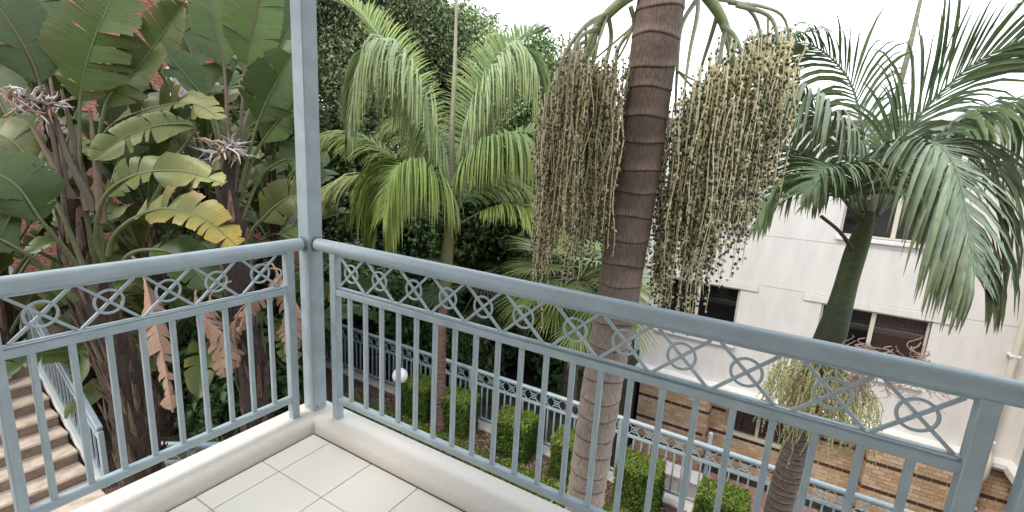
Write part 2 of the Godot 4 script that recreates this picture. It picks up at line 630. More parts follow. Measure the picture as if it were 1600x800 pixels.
# ---------------------------------------------------------------- railings
# along local +x, floor at local y 0: handrail, rails, posts, balusters, ring panels
func railing(called: String, label: String, where: Vector3, turn: float, x0: float, x1: float, posts: Array, bal0: float, bal_gap: float, bal1: float, rings: Array, half: float, low := false, tall_posts: Array = []) -> Node3D:
	var o := thing(called, label, "railing", where, turn, "")
	var m: Material = M.paint
	var h := MB.new()
	var sides := 12 if low else 28
	h.tube(PackedVector3Array([Vector3(x0, 1.001, 0), Vector3(x0 + 0.01, 1.001, 0), Vector3((x0 + x1) / 2, 1.001, 0), Vector3(x1 - 0.01, 1.001, 0), Vector3(x1, 1.001, 0)]), PackedFloat32Array([0.024, 0.033, 0.033, 0.033, 0.024]), sides, PackedColorArray([Color.WHITE]))
	piece("handrail", h.mesh(), m, o)
	var f := MB.new()
	for k in posts.size() - 1:
		var xs: float = posts[k][0] + posts[k][1] * 0.4
		var xe: float = posts[k + 1][0] - posts[k + 1][1] * 0.4
		if xe - xs < 0.25: continue
		f = MB.new()
		f.cbox(T(Vector3((xs + xe) / 2, 0.9665, 0)), Vector3(xe - xs, 0.007, 0.018), 0.001)
		piece("top_strip", f.mesh(), m, o)
		f = MB.new()
		f.cbox(T(Vector3((xs + xe) / 2, 0.7995, 0)), Vector3(xe - xs, 0.006, 0.017), 0.001)
		piece("lower_strip", f.mesh(), m, o)
		f = MB.new()
		f.cbox(T(Vector3((xs + xe) / 2, 0.774, 0)), Vector3(xe - xs, 0.032, 0.034), 0.003)
		piece("mid_rail", f.mesh(), m, o)
		f = MB.new()
		f.cbox(T(Vector3((xs + xe) / 2, 0.171, 0)), Vector3(xe - xs, 0.036, 0.036), 0.006)
		piece("bottom_rail", f.mesh(), m, o)
	for p in posts:
		f = MB.new()
		var w: float = p[1]
		f.cbox(T(Vector3(p[0], 0.515, 0)), Vector3(w, 0.926, p[2]), 0.003)
		piece("post", f.mesh(), m, o)
	for x in tall_posts:
		f = MB.new()
		f.tube(PackedVector3Array([Vector3(x, 0.04, -0.07), Vector3(x, 1.16, -0.07)]), PackedFloat32Array([0.026]), 10, PackedColorArray([Color.WHITE]))
		f.tube(PackedVector3Array([Vector3(x, 0.9, -0.07), Vector3(x, 0.9, 0.0)]), PackedFloat32Array([0.014]), 8, PackedColorArray([Color.WHITE]))
		piece("tall_post", f.mesh(), m, o)
	var bal := MB.new()
	bal.cbox(T(Vector3.ZERO), Vector3(0.0195, 0.575, 0.0195), 0.0 if low else 0.002)
	var bm := bal.mesh()
	var x := bal0
	while x <= bal1 + 0.001:
		var skip := false
		for p in posts:
			if absf(p[0] - x) < 0.045: skip = true
		if not skip: piece("baluster", bm, m, o, T(Vector3(x, 0.4755, 0)))
		x += bal_gap
	# a pair of crossed bars with a ring over the crossing
	var cr := MB.new()
	var lo := Vector3(-half + 0.012, -0.0895, 0)
	var hi := Vector3(half - 0.012, 0.055, 0)
	var cy := 0.885
	var dz := 0.0
	for s in [-1.0, 1.0]:
		var a := Vector3(-(half - 0.006) * s, 0.802 - cy, dz)
		var b := Vector3((half - 0.006) * s, 0.963 - cy, dz)
		var mid := (a + b) / 2.0
		var d := (b - a)
		# through the ring's centre
		mid = Vector3(0, 0, dz)
		var bs := Basis(Vector3.BACK, atan2(d.y, d.x))
		var la := 0.083 / absf(sin(atan2(d.y, d.x)))
		var lb := (0.9625 - cy) / absf(sin(atan2(d.y, d.x)))
		var u := d.normalized()
		if u.y < 0.0: u = -u
		cr.cbox(T(u * (lb - la) / 2.0 + Vector3(0, 0, dz), bs), Vector3(la + lb, 0.0105, 0.0105), 0.0 if low else 0.0015)
		dz += 0.003
	var crm := cr.mesh()
	var rg := MB.new()
	var rp := PackedVector3Array()
	var rs := 16 if low else 40
	for k in rs + 1:
		var a := TAU * k / rs
		rp.append(Vector3(cos(a) * 0.0445, sin(a) * 0.0445, 0.002))
	rg.tube(rp, PackedFloat32Array([0.005]), 6 if low else 8, PackedColorArray([Color.WHITE]), false)
	var rgm := rg.mesh()
	for r in rings:
		var k := piece("cross_panel", crm, m, o, T(Vector3(r, cy, 0)))
		piece("ring", rgm, m, k)
	return o

# ---------------------------------------------------------------- build
func _ready() -> void:
	rng.seed = 20240611
	cam_basis = Basis.from_euler(Vector3(deg_to_rad(cam_rot.x), deg_to_rad(cam_rot.y), deg_to_rad(cam_rot.z)))
	camera_and_light()
	materials()
	grounds()
	balcony()
	white_building()
	brick_house()
	stairs()
	lower_garden()
	foreground_palm()
	right_palm()
	centre_palm()
	fan_palms()
	bird_of_paradise()
	backdrop()

func camera_and_light() -> void:
	var cam := Camera3D.new()
	cam.name = "camera"
	cam.position = cam_pos
	cam.rotation_degrees = cam_rot
	cam.fov = rad_to_deg(2.0 * atan(400.0 / cam_f))
	cam.near = 0.05
	cam.far = 2000.0
	add_child(cam)
	var e := Environment.new()
	e.background_mode = Environment.BG_SKY
	var sky := Sky.new()
	var sm := ProceduralSkyMaterial.new()
	sm.sky_top_color = Color(0.86, 0.90, 0.95)
	sm.sky_horizon_color = Color(0.93, 0.94, 0.95)
	sm.sky_curve = 0.25
	sm.ground_bottom_color = Color(0.25, 0.25, 0.22)
	sm.ground_horizon_color = Color(0.6, 0.6, 0.58)
	sm.sun_angle_max = 0.0
	sm.energy_multiplier = 1.0
	var cover := FastNoiseLite.new()
	sky.sky_material = sm
	e.sky = sky
	e.ambient_light_source = Environment.AMBIENT_SOURCE_SKY
	e.tonemap_mode = Environment.TONE_MAPPER_LINEAR
	e.tonemap_exposure = 3.0
	e.sdfgi_enabled = true
	e.ssao_enabled = true
	e.ssil_enabled = true
	var we := WorldEnvironment.new()
	we.name = "world_environment"
	we.environment = e
	add_child(we)
	var sun := DirectionalLight3D.new()
	sun.name = "sun"
	sun.light_energy = 0.26
	sun.light_color = Color(1.0, 0.97, 0.92)
	sun.light_angular_distance = 20.0
	sun.shadow_enabled = true
	sun.rotation_degrees = Vector3(-52, -30, 0)
	add_child(sun)

func materials() -> void:
	var paint := mat("paint", Color(0.375, 0.455, 0.49), 0.4, noise_tex(0.02, 0.9, 1.0, 4, 3, 1, 1, 256), 1.6)
	paint.clearcoat_enabled = true
	paint.clearcoat = 0.25
	paint.clearcoat_roughness = 0.3
	mat("tile", Color(0.80, 0.75, 0.67), 0.3)
	mat("grout", Color(0.12, 0.10, 0.085), 0.9)
	var kb := mat("kerb", Color(0.735, 0.675, 0.605), 0.7, noise_tex(0.2, 0.95, 1.01, 4, 7, 1, 1, 512), 0.8)
	kb.uv1_scale = Vector3(0.9, 0.9, 0.9)
	var rn := mat("render", Color(0.70, 0.67, 0.635), 0.85, noise_tex(0.014, 0.955, 1.01, 5, 9, 1.6, 0.5, 512), 0.3)
	mat("trim", Color(0.76, 0.74, 0.71), 0.6, noise_tex(0.02, 0.94, 1.0, 3, 10), 0.5)
	mat("cream", Color(0.60, 0.56, 0.46), 0.5)
	mat("dark_room", Color(0.02, 0.02, 0.022), 0.9)
	mat("blind", Color(0.10, 0.06, 0.045), 0.6)
	mat("roofing", Color(0.42, 0.42, 0.43), 0.7)
	var brick_tex := noise_tex(0.05, 0.88, 1.08, 4, 12)
	mat("brick_a", Color(0.60, 0.44, 0.28), 0.9, brick_tex, 1.7)
	mat("brick_b", Color(0.66, 0.50, 0.34), 0.9, brick_tex, 1.7)
	mat("brick_c", Color(0.56, 0.38, 0.24), 0.9, brick_tex, 1.7)
	mat("brick_d", Color(0.70, 0.55, 0.40), 0.9, brick_tex, 1.7)
	mat("brick_dark", Color(0.085, 0.05, 0.035), 0.9, brick_tex, 1.7)
	mat("mortar", Color(0.46, 0.37, 0.27), 0.95)
	mat("red_brick", Color(1, 1, 1), 0.9, brick_tex, 1.7)
	mat("pale_mortar", Color(0.43, 0.33, 0.28), 0.95)
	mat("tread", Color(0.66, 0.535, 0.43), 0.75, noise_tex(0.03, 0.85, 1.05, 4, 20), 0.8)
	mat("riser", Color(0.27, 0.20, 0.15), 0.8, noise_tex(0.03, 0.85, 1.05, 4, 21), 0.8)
	var mulch := mat("mulch", Color(0.20, 0.125, 0.085), 1.0, noise_tex(0.09, 0.35, 1.2, 5, 22, 1, 1, 512), 0.9)
	bump(mulch, 0.12, 6.0, 9, 4)
	mulch.uv1_scale = Vector3(0.9, 0.9, 0.9)
	mat("soil", Color(0.045, 0.042, 0.028), 1.0, noise_tex(0.06, 0.5, 1.2, 5, 23, 1, 1, 512), 0.4)
	mat("paving", Color(0.45, 0.25, 0.19), 0.85, noise_tex(0.04, 0.8, 1.05, 4, 24), 0.7)
	mat("chip", Color(1, 1, 1), 1.0)
	var gl := StandardMaterial3D.new()
	gl.albedo_color = Color(0.05, 0.05, 0.06, 0.1)
	gl.roughness = 0.02
	gl.metallic_specular = 0.5
	gl.transparency = BaseMaterial3D.TRANSPARENCY_ALPHA
	M["glass"] = gl
	var opal := mat("opal", Color(0.80, 0.80, 0.80), 0.3)
	# plants
	var palm := mat("palm", Color(1, 1, 1), 0.42, noise_tex(0.03, 0.85, 1.1, 3, 30), 2.0)
	palm.metallic_specular = 0.35
	palm.backlight = Color(0.42, 0.5, 0.2)
	var vein := noise_tex(0.16, 0.72, 1.12, 3, 31, 1.0, 0.04, 256)
	var paddle_m := mat("paddle", Color(1, 1, 1), 0.36, vein)
	paddle_m.metallic_specular = 0.32
	paddle_m.backlight = Color(0.36, 0.45, 0.15)
	var dead := mat("dead", Color(1, 1, 1), 0.9, vein)
	dead.backlight = Color(0.2, 0.14, 0.08)
	mat("stem", Color(1, 1, 1), 0.55, noise_tex(0.05, 0.8, 1.1, 3, 33), 2.5)
	var leafy := mat("leafy", Color(1, 1, 1), 0.5)
	leafy.metallic_specular = 0.3
	leafy.backlight = Color(0.4, 0.5, 0.15)
	var bark := mat("bark", Color(1, 1, 1), 0.95, noise_tex(0.08, 0.6, 1.2, 4, 35, 1, 0.35), 1.5)
	var tk := mat("trunk", Color(1, 1, 1), 0.85, noise_tex(0.05, 0.78, 1.15, 5, 36, 2.0, 0.7, 512, Color(1.0, 0.97, 0.94), Color(1, 1, 1)))
	bump(tk, 0.07, 1.3, 37, 4)
	tk.uv1_scale = Vector3(1, 1, 1)
	mat("fruit", Color(1, 1, 1), 0.45)
	mat("strand", Color(1, 1, 1), 0.7)

func box_mesh(lo: Vector3, hi: Vector3, bev := 0.0) -> ArrayMesh:
	var mb := MB.new()
	mb.cbox(T((lo + hi) / 2.0), hi - lo, bev)
	return mb.mesh()

func grounds() -> void:
	# low ground that reaches the horizon, with the raised garden terrace on it
	var g := MB.new()
	g.quad(Vector3(-700, -5.96, 700), Vector3(700, -5.96, 700), Vector3(700, -5.96, -700), Vector3(-700, -5.96, -700), Color.WHITE)
	struct("ground", "dark earth of the lower ground beyond the garden railing", g.mesh(), M.soil)
	var y := -2.98
	var t := MB.new()
	t.cbox(T(Vector3(-6.0, y - 1.5, 20.0 - 4.62)), Vector3(60, 3.0, 40.0))
	struct("garden_bed", "brown mulched garden bed below the balcony", t.mesh(), M.mulch)
	t = MB.new()
	t.cbox(T(Vector3(-20.75, -4.6, -34.62)), Vector3(40, 2.8, 60.0))
	struct("garden_terrace", "dark planted terrace behind the garden railing", t.mesh(), M.soil)
	t = MB.new()
	for i in 12:
		for j in 9:
			var c := 1.0 + rnd(-0.15, 0.1)
			t.cbox(T(Vector3(-0.4 + i * 0.62, -5.93, -4.95 - j * 0.62)), Vector3(0.6, 0.05, 0.6), 0.006, Color(c, c, c))
	struct("courtyard_paving", "pinkish paving slabs of the sunken courtyard", t.mesh(), M.paving)
	# bark chips lying on the bed
	var xf := []
	var cs := []
	for k in 9000:
		var p := Vector3(rnd(-4.5, 4.5), y + 0.006, rnd(-4.45, -2.6))
		xf.append(T(p, rand_basis(rnd(0.5, 1.4))))
		cs.append(jit(Color(0.21, 0.12, 0.08).lerp(Color(0.32, 0.24, 0.18), rng.randf()), 0.4))
	var chip := MB.new()
	chip.cbox(T(Vector3.ZERO), Vector3(0.05, 0.008, 0.016))
	var ch := pile("mulch_chips", chip.mesh(), M.chip, self, xf, cs)
	ch.set_meta("label", "loose brown bark chips scattered over the garden bed")
	ch.set_meta("category", "mulch")

func balcony() -> void:
	var fx := 0.13
	var fz := 0.108
	var fl := struct("balcony_floor", "cream tiled balcony floor")
	# slab with grout bed
	var s := MB.new()
	s.cbox(T(Vector3(2.1, -0.13, 1.75)), Vector3(4.4, 0.25, 3.7), 0.0)
	piece("slab", s.mesh(), M.grout, fl)
	var tx := 0.2746
	var tz := 0.406
	for i in range(-1, 13):
		for j in range(-1, 10):
			var x0 := maxf(tx + 0.3 * i, fx + 0.013)
			var x1 := minf(tx + 0.3 * (i + 1), 4.0)
			var z0 := maxf(tz + 0.3 * j, fz + 0.014)
			var z1 := minf(tz + 0.3 * (j + 1), 3.2)
			if x1 - x0 < 0.03 or z1 - z0 < 0.03: continue
			var mb := MB.new()
			var c := 1.0 + rnd(-0.03, 0.02)
			mb.cbox(T(Vector3((x0 + x1) / 2, -0.002, (z0 + z1) / 2)), Vector3(x1 - x0 - 0.004, 0.012, z1 - z0 - 0.004), 0.0015, Color(c, c, c * 0.985))
			piece("tile", mb.mesh(), M.tile, fl)
	# rounded kerbs that carry the railings
	var prof := [Vector2(-0.09, -0.26), Vector2(-0.09, 0.045)]
	for k in 4:
		var a := PI - k * PI / 6.0
		prof.append(Vector2(-0.078 + cos(a) * 0.012, 0.045 + sin(a) * 0.012))
	prof.append(Vector2(0.03, 0.059))
	for k in 7:
		var a := PI / 2 - k * PI / 14.0
		prof.append(Vector2(0.062 + cos(a) * 0.036, 0.022 + sin(a) * 0.036))
	prof.append(Vector2(0.108, -0.008))
	for w in 2:
		var mb := MB.new()
		var n := 40
		for k in n + 1:
			var q := float(k) / n
			for j in prof.size():
				var pr: Vector2 = prof[j]
				var pn: Vector2 = prof[mini(j + 1, prof.size() - 1)] - prof[maxi(j - 1, 0)]
				var nr := Vector2(-pn.y, pn.x).normalized()
				if w == 0:
					# right kerb runs along x; starts at the mitre
					var off := pr.x
					mb.vert(Vector3(lerpf(off + (fx - fz) * clampf(off / fz, 0, 1), 4.3, q), pr.y, off), Vector3(0, nr.y, nr.x), Color.WHITE)
				else:
					var off := pr.x * (fx / fz if pr.x > 0 else 1.0)
					mb.vert(Vector3(off, pr.y, lerpf(pr.x, 3.5, q)), Vector3(nr.x, nr.y, 0), Color.WHITE)
		for k in n:
			for j in prof.size() - 1:
				var a := k * prof.size() + j
				var b := a + prof.size()
				if w == 1:
					mb.tri(a, a + 1, b + 1); mb.tri(a, b + 1, b)
				else:
					mb.tri(a, b + 1, a + 1); mb.tri(a, b, b + 1)
		piece("kerb", mb.mesh(), M.kerb, fl)
	# house behind the camera: walls, ceiling slab over the balcony
	struct("balcony_ceiling", "white underside of the balcony above", box_mesh(Vector3(-0.3, 2.62, -0.3), Vector3(8.0, 2.84, 8.0)), M.render)
	struct("house_wall", "cream wall behind the balcony", box_mesh(Vector3(-0.2, -2.9, 3.3), Vector3(8.0, 2.618, 3.55)), M.render)
	struct("house_base", "cream wall below the balcony", box_mesh(Vector3(0.25, -2.975, 0.3), Vector3(8.0, -0.262, 3.29)), M.render)
	# corner post
	var post := thing("corner_post", "tall square blue grey post where the two railings meet", "post", Vector3(-0.002, 0.058, -0.002))
	var pb := MB.new()
	pb.cbox(T(Vector3(0, 1.281, 0)), Vector3(0.085, 2.56, 0.085), 0.0035)
	piece("shaft", pb.mesh(), M.paint, post)
	for k in [Vector3(0.0433, 0.022, -0.02), Vector3(0.0433, 0.022, 0.022), Vector3(0.0, 0.022, 0.0433)]:
		var sb := MB.new()
		var d := Vector3(0.004, 0, 0) if k.x > 0.04 else Vector3(0, 0, 0.004)
		sb.tube(PackedVector3Array([k - d * 0.4, k + d * 0.3]), PackedFloat32Array([0.004]), 8, PackedColorArray([Color(0.15, 0.12, 0.1)]))
		piece("screw", sb.mesh(), M.stem, post)
	for k in [Vector3(0.0, 0.943, 0.0445), Vector3(0.0445, 0.943, 0.0)]:
		var cb := MB.new()
		var d := Vector3(0, 0, 1) if k.z > 0.04 else Vector3(1, 0, 0)
		cb.tube(PackedVector3Array([k - d * 0.001, k + d * 0.006]), PackedFloat32Array([0.038]), 24, PackedColorArray([Color(0.55, 0.55, 0.6)]))
		piece("rail_collar", cb.mesh(), M.paint, post)
	var rr := [0.311, 0.506, 0.724, 0.92, 1.106, 1.298, 1.52, 1.711, 1.903, 2.099, 2.325, 2.516, 2.90, 3.09, 3.28, 3.47, 3.66, 3.85]
	railing("balcony_railing", "blue grey balcony railing to the right, in front of the palm trunks", Vector3.ZERO, 0.0, 0.052, 4.25, [[0.19, 0.042, 0.042], [2.643, 0.042, 0.05], [2.757, 0.046, 0.05], [4.1, 0.046, 0.05]], 0.2965, 0.1115, 4.05, rr, 0.0925)
	railing("balcony_railing", "blue grey balcony railing to the left, in front of the stairs", Vector3.ZERO, -PI / 2, 0.052, 3.3, [[0.132, 0.042, 0.042], [1.182, 0.03, 0.05], [1.30, 0.03, 0.05], [3.2, 0.046, 0.05]], 0.2408, 0.1073, 3.1, [0.279, 0.482, 0.672, 0.87, 1.06, 1.42, 1.61, 1.8, 1.99, 2.18], 0.0925)

# front face of a wall with openings; holes are Rect2 in (x, y)
func holed(mb: MB, x0: float, x1: float, y0: float, y1: float, z: float, depth: float, holes: Array) -> void:
	var xs := [x0, x1]
	var ys := [y0, y1]
	for h in holes:
		for q in [h.position.x, h.end.x]:
			if q > x0 and q < x1 and not xs.has(q): xs.append(q)
		for q in [h.position.y, h.end.y]:
			if q > y0 and q < y1 and not ys.has(q): ys.append(q)
	xs.sort(); ys.sort()
	for a in xs.size() - 1:
		for b in ys.size() - 1:
			var c := Vector2((xs[a] + xs[a + 1]) / 2.0, (ys[b] + ys[b + 1]) / 2.0)
			var inside := false
			for h in holes:
				if h.has_point(c): inside = true
			if not inside:
				mb.quad(Vector3(xs[a], ys[b], z), Vector3(xs[a + 1], ys[b], z), Vector3(xs[a + 1], ys[b + 1], z), Vector3(xs[a], ys[b + 1], z), Color.WHITE)
	for h in holes:
		var p: Vector2 = h.position
		var e: Vector2 = h.end
		if c_out(p, e, x0, x1, y0, y1): continue
		mb.quad(Vector3(p.x, p.y, z), Vector3(e.x, p.y, z), Vector3(e.x, p.y, z - depth), Vector3(p.x, p.y, z - depth), Color.WHITE)
		mb.quad(Vector3(p.x, e.y, z - depth), Vector3(e.x, e.y, z - depth), Vector3(e.x, e.y, z), Vector3(p.x, e.y, z), Color.WHITE)
		mb.quad(Vector3(p.x, p.y, z - depth), Vector3(p.x, e.y, z - depth), Vector3(p.x, e.y, z), Vector3(p.x, p.y, z), Color.WHITE)
		mb.quad(Vector3(e.x, p.y, z), Vector3(e.x, e.y, z), Vector3(e.x, e.y, z - depth), Vector3(e.x, p.y, z - depth), Color.WHITE)

func c_out(p: Vector2, e: Vector2, x0: float, x1: float, y0: float, y1: float) -> bool:
	return e.x < x0 or p.x > x1 or e.y < y0 or p.y > y1

func white_building() -> void:
	var Z := -10.2
	var b := thing("apartment_building", "white rendered apartment building with a brick ground floor behind the palms", "building", Vector3(2.7, -5.96, Z))
	var org := b.position
	var wins := [[-0.44, 1.36, -2.5, -1.16, 0.47], [2.94, 4.76, -2.5, -1.16, 3.86], [3.0, 4.76, 0.3, 1.66, 3.88], [-0.44, 1.36, 0.3, 1.66, 0.47]]
	var holes := []
	for w in wins:
		holes.append(Rect2(w[0], w[2], w[1] - w[0], w[3] - w[2]))
	# render in courses with shadow joints between
	var joints := [-3.66, -1.0, 0.12, 2.55]
	for k in joints.size() - 1:
		var mb := MB.new()
		holed(mb, -0.9, 14.0, joints[k] + (0.006 if k > 0 else 0.0), joints[k + 1] - 0.006, Z, 0.14, holes)
		var y0: float = joints[k] + (0.006 if k > 0 else 0.0)
		var y1: float = joints[k + 1] - 0.006
		mb.quad(Vector3(-0.9, y1, Z), Vector3(14, y1, Z), Vector3(14, y1, Z - 0.02), Vector3(-0.9, y1, Z - 0.02), Color.WHITE)
		mb.quad(Vector3(-0.9, y0, Z - 0.02), Vector3(14, y0, Z - 0.02), Vector3(14, y0, Z), Vector3(-0.9, y0, Z), Color.WHITE)
		piece("wall_band", shift(mb, org).mesh(), M.render, b)
	# body behind: side walls, inner faces that close the joints, rooms
	var body := MB.new()
	holed(body, -0.88, 13.9, -3.6, 2.56, Z - 0.016, 0.10, holes)
	body.cbox(T(Vector3(-0.8, -0.52, Z - 3.1)), Vector3(0.2, 6.2, 6.0))
	piece("wall_core", shift(body, org).mesh(), M.render, b)
	var room := MB.new()
	room.cbox(T(Vector3(6.5, -0.5, Z - 2.5)), Vector3(14.2, 6.0, 3.4))
	piece("dark_rooms", shift(room, org).mesh(), M.dark_room, b)
	for w in wins:
		var pr := MB.new()
		var x0: float = w[0]
		var x1: float = w[1]
		var y0: float = w[2]
		var y1: float = w[3]
		# raised surround
		var t := 0.15
		pr.cbox(T(Vector3((x0 + x1) / 2, y1 + t / 2 + 0.002, Z + 0.018)), Vector3(x1 - x0 + 2 * t + 0.4, t, 0.03), 0.004)
		piece("window_head", shift(pr, org).mesh(), M.render, b)
		pr = MB.new()
		pr.cbox(T(Vector3((x0 + x1) / 2, y0 - 0.04, Z + 0.03)), Vector3(x1 - x0 + 0.1, 0.075, 0.1), 0.008)
		piece("window_sill", shift(pr, org).mesh(), M.trim, b)
		var fr := MB.new()
		var zf := Z - 0.09
		var ft := 0.045
		fr.cbox(T(Vector3(x0 + ft / 2 + 0.001, (y0 + y1) / 2, zf)), Vector3(ft, y1 - y0 - 0.002, 0.06), 0.004)
		fr.cbox(T(Vector3(x1 - ft / 2 - 0.001, (y0 + y1) / 2, zf)), Vector3(ft, y1 - y0 - 0.002, 0.06), 0.004)
		fr.cbox(T(Vector3(w[4], (y0 + y1) / 2, zf)), Vector3(0.075, y1 - y0 - 2 * ft, 0.058), 0.004)
		fr.cbox(T(Vector3((x0 + x1) / 2, y0 + ft / 2, zf)), Vector3(x1 - x0 - 2 * ft - 0.004, ft, 0.056), 0.004)
		fr.cbox(T(Vector3((x0 + x1) / 2, y1 - ft / 2, zf)), Vector3(x1 - x0 - 2 * ft - 0.004, ft, 0.056), 0.004)
		var win := piece("window", shift(fr, org).mesh(), M.cream, b)
		for s in [[x0 + ft, w[4] - 0.037], [w[4] + 0.037, x1 - ft]]:
			piece("pane", box_mesh(Vector3(s[0], y0 + ft, zf - 0.003) - org, Vector3(s[1], y1 - ft, zf + 0.003) - org), M.glass, win)
		if w[2] < -1.0 and x0 > 2.0:
			var bl := MB.new()
			var y := y0 + 0.06
			while y < y1 - 0.05:
				bl.cbox(T(Vector3((w[4] + 0.05 + x1 - ft) / 2, y, zf - 0.08), Basis(Vector3.RIGHT, 0.6)), Vector3(x1 - ft - w[4] - 0.06, 0.004, 0.042))
				y += 0.04
			piece("blind_slats", shift(bl, org).mesh(), M.blind, win)
	# ledge over the brick storey, gutter and parapet
	var lg := MB.new()
	lg.cbox(T(Vector3(6.55, -3.60, Z + 0.07)), Vector3(14.9, 0.11, 0.36), 0.012)
	lg.cbox(T(Vector3(6.55, -3.70, Z + 0.03)), Vector3(14.9, 0.085, 0.24), 0.01)
	piece("ledge", shift(lg, org).mesh(), M.trim, b)
	var gt := MB.new()
	gt.cbox(T(Vector3(6.55, 2.62, Z + 0.09)), Vector3(15.2, 0.13, 0.32), 0.015)
	piece("gutter", shift(gt, org).mesh(), M.trim, b)
	var rf := MB.new()
	rf.quad(Vector3(-1.05, 2.69, Z + 0.24), Vector3(14.15, 2.69, Z + 0.24), Vector3(14.15, 3.6, Z - 6), Vector3(-1.05, 3.6, Z - 6), Color.WHITE)
	piece("roof", shift(rf, org).mesh(), M.roofing, b)
	# brick storey: two piers in front of a set back wall
	var mats := [M.brick_a, M.brick_b, M.brick_c, M.brick_d]
	var bm := BoxMesh.new()
	bm.size = Vector3(0.228, 0.076, 0.06)
	var hm := BoxMesh.new()
	hm.size = Vector3(0.108, 0.076, 0.06)
	var dm := BoxMesh.new()
	dm.size = Vector3(0.228, 0.076, 0.06)
	var zr := Z - 0.42
	var wallmb := MB.new()
	var gw := Rect2(1.56, -4.88, 1.38, 0.98)
	var dr := [gw]
	holed(wallmb, -0.64, 1.085, -5.95, -3.745, Z - 0.012, 0.02, [])
	holed(wallmb, 4.255, 9.0, -5.95, -3.745, Z - 0.012, 0.02, [])
	holed(wallmb, 1.085, 4.255, -5.95, -3.745, zr - 0.012, 0.12, dr)
	for sx in [1.085, 4.255]:
		wallmb.quad(Vector3(sx, -5.95, Z - 0.012), Vector3(sx, -5.95, zr - 0.012), Vector3(sx, -3.745, zr - 0.012), Vector3(sx, -3.745, Z - 0.012), Color.WHITE)
	wallmb.quad(Vector3(-0.64, -5.95, Z - 3), Vector3(-0.64, -5.95, Z - 0.012), Vector3(-0.64, -3.745, Z - 0.012), Vector3(-0.64, -3.745, Z - 3), Color.WHITE)
	var bw := piece("brick_wall", shift(wallmb, org).mesh(), M.mortar, b)
	var rest := MB.new()
	var single := 0
	for reg in [[-0.64, 1.085, Z, true], [4.255, 7.4, Z, true], [1.085, 4.255, zr, false]]:
		var row := 0
		var y := -3.79
		while y > -5.92:
			var dark: bool = row % 7 == 0
			var x: float = reg[0] + 0.002
			var first := true
			while x < reg[1] - 0.05:
				var w := 0.228
				if first and row % 2 == 1: w = 0.108
				w = minf(w, reg[1] - x - 0.002)
				first = false
				var c := Vector3(x + w / 2, y, reg[2] - 0.024 + (-0.012 if dark else rnd(-0.002, 0.002)))
				x += w + 0.011
				if gw.grow(0.02).has_point(Vector2(c.x, c.y)) and not reg[3]: continue
				var mm: Material = M.brick_dark if dark else mats[rng.randi() % 4]
				if reg[3] and row < 16 and single < 290 and w > 0.1 and (c.x < 1.2 or c.x < 6.2):
					var o := piece("brick", bm if w > 0.2 else hm, mm, bw, T(c - org))
					if w < 0.22 and w > 0.112: o.scale.x = w / 0.108
					single += 1
				else:
					var col: Color = (Color(0.085, 0.05, 0.035) if dark else [Color(0.60, 0.44, 0.28), Color(0.66, 0.50, 0.34), Color(0.56, 0.38, 0.24), Color(0.70, 0.55, 0.40)][rng.randi() % 4])
					rest.cbox(T(c), Vector3(w, 0.076, 0.06), 0.0, col)
			y -= 0.0865
			row += 1
	# returns of the two piers
	for sx in [1.085, 4.255]:
		var row := 0
		var y := -3.79
		while y > -5.92:
			for q in 2:
				var dark: bool = row % 7 == 0
				rest.cbox(T(Vector3(sx, y, Z - 0.16 - q * 0.2)), Vector3(0.05, 0.076, 0.19), 0.0, Color(0.085, 0.05, 0.035) if dark else [Color(0.50, 0.34, 0.21), Color(0.54, 0.37, 0.23)][rng.randi() % 2])
			y -= 0.0865
			row += 1
	var ro := piece("brickwork", shift(rest, org).mesh(), M.red_brick, bw)
	ro.set_meta("kind", "stuff")
	# ground floor window
	var g := MB.new()
	var zf := zr - 0.07
	for q in [[gw.position.x + 0.035, 0.07], [2.17, 0.075], [gw.end.x - 0.035, 0.07]]:
		g.cbox(T(Vector3(q[0], gw.get_center().y, zf)), Vector3(q[1], gw.size.y, 0.06), 0.004)
	g.cbox(T(Vector3(gw.get_center().x, gw.position.y - 0.02, zr + 0.01)), Vector3(gw.size.x + 0.1, 0.06, 0.13), 0.005)
	g.cbox(T(Vector3(gw.get_center().x, gw.end.y - 0.03, zf)), Vector3(gw.size.x - 0.15, 0.06, 0.055), 0.004)
	var gwn := piece("window", shift(g, org).mesh(), M.cream, b)
	piece("pane", box_mesh(Vector3(gw.position.x + 0.07, gw.position.y + 0.012, zf - 0.003) - org, Vector3(2.13, gw.end.y - 0.06, zf + 0.003) - org), M.glass, gwn)
	piece("pane", box_mesh(Vector3(2.21, gw.position.y + 0.012, zf - 0.003) - org, Vector3(gw.end.x - 0.07, gw.end.y - 0.06, zf + 0.003) - org), M.glass, gwn)
	piece("dark_rooms", box_mesh(Vector3(1.2, -5.9, zr - 1.6) - org, Vector3(4.2, -3.75, zr - 0.5) - org), M.dark_room, b)
	# rainwater pipe with clamps
	var dp := MB.new()
	var dx := 5.93
	dp.tube(PackedVector3Array([Vector3(dx, 2.55, Z + 0.16), Vector3(dx, -3.3, Z + 0.16), Vector3(dx, -3.45, Z + 0.30), Vector3(dx, -3.8, Z + 0.34), Vector3(dx, -4.0, Z + 0.2), Vector3(dx, -5.9, Z + 0.12)]), PackedFloat32Array([0.055]), 14, PackedColorArray([Color.WHITE]))
	var dpo := piece("rainwater_pipe", shift(dp, org).mesh(), M.cream, b)
	for y in [1.0, -1.5, -3.2, -4.6]:
		var cl := MB.new()
		cl.cbox(T(Vector3(dx, y, Z + 0.12)), Vector3(0.15, 0.05, 0.2), 0.01)
		piece("pipe_clamp", shift(cl, org).mesh(), M.trim, dpo)
	# wing that comes forward at the right
	var wing := MB.new()
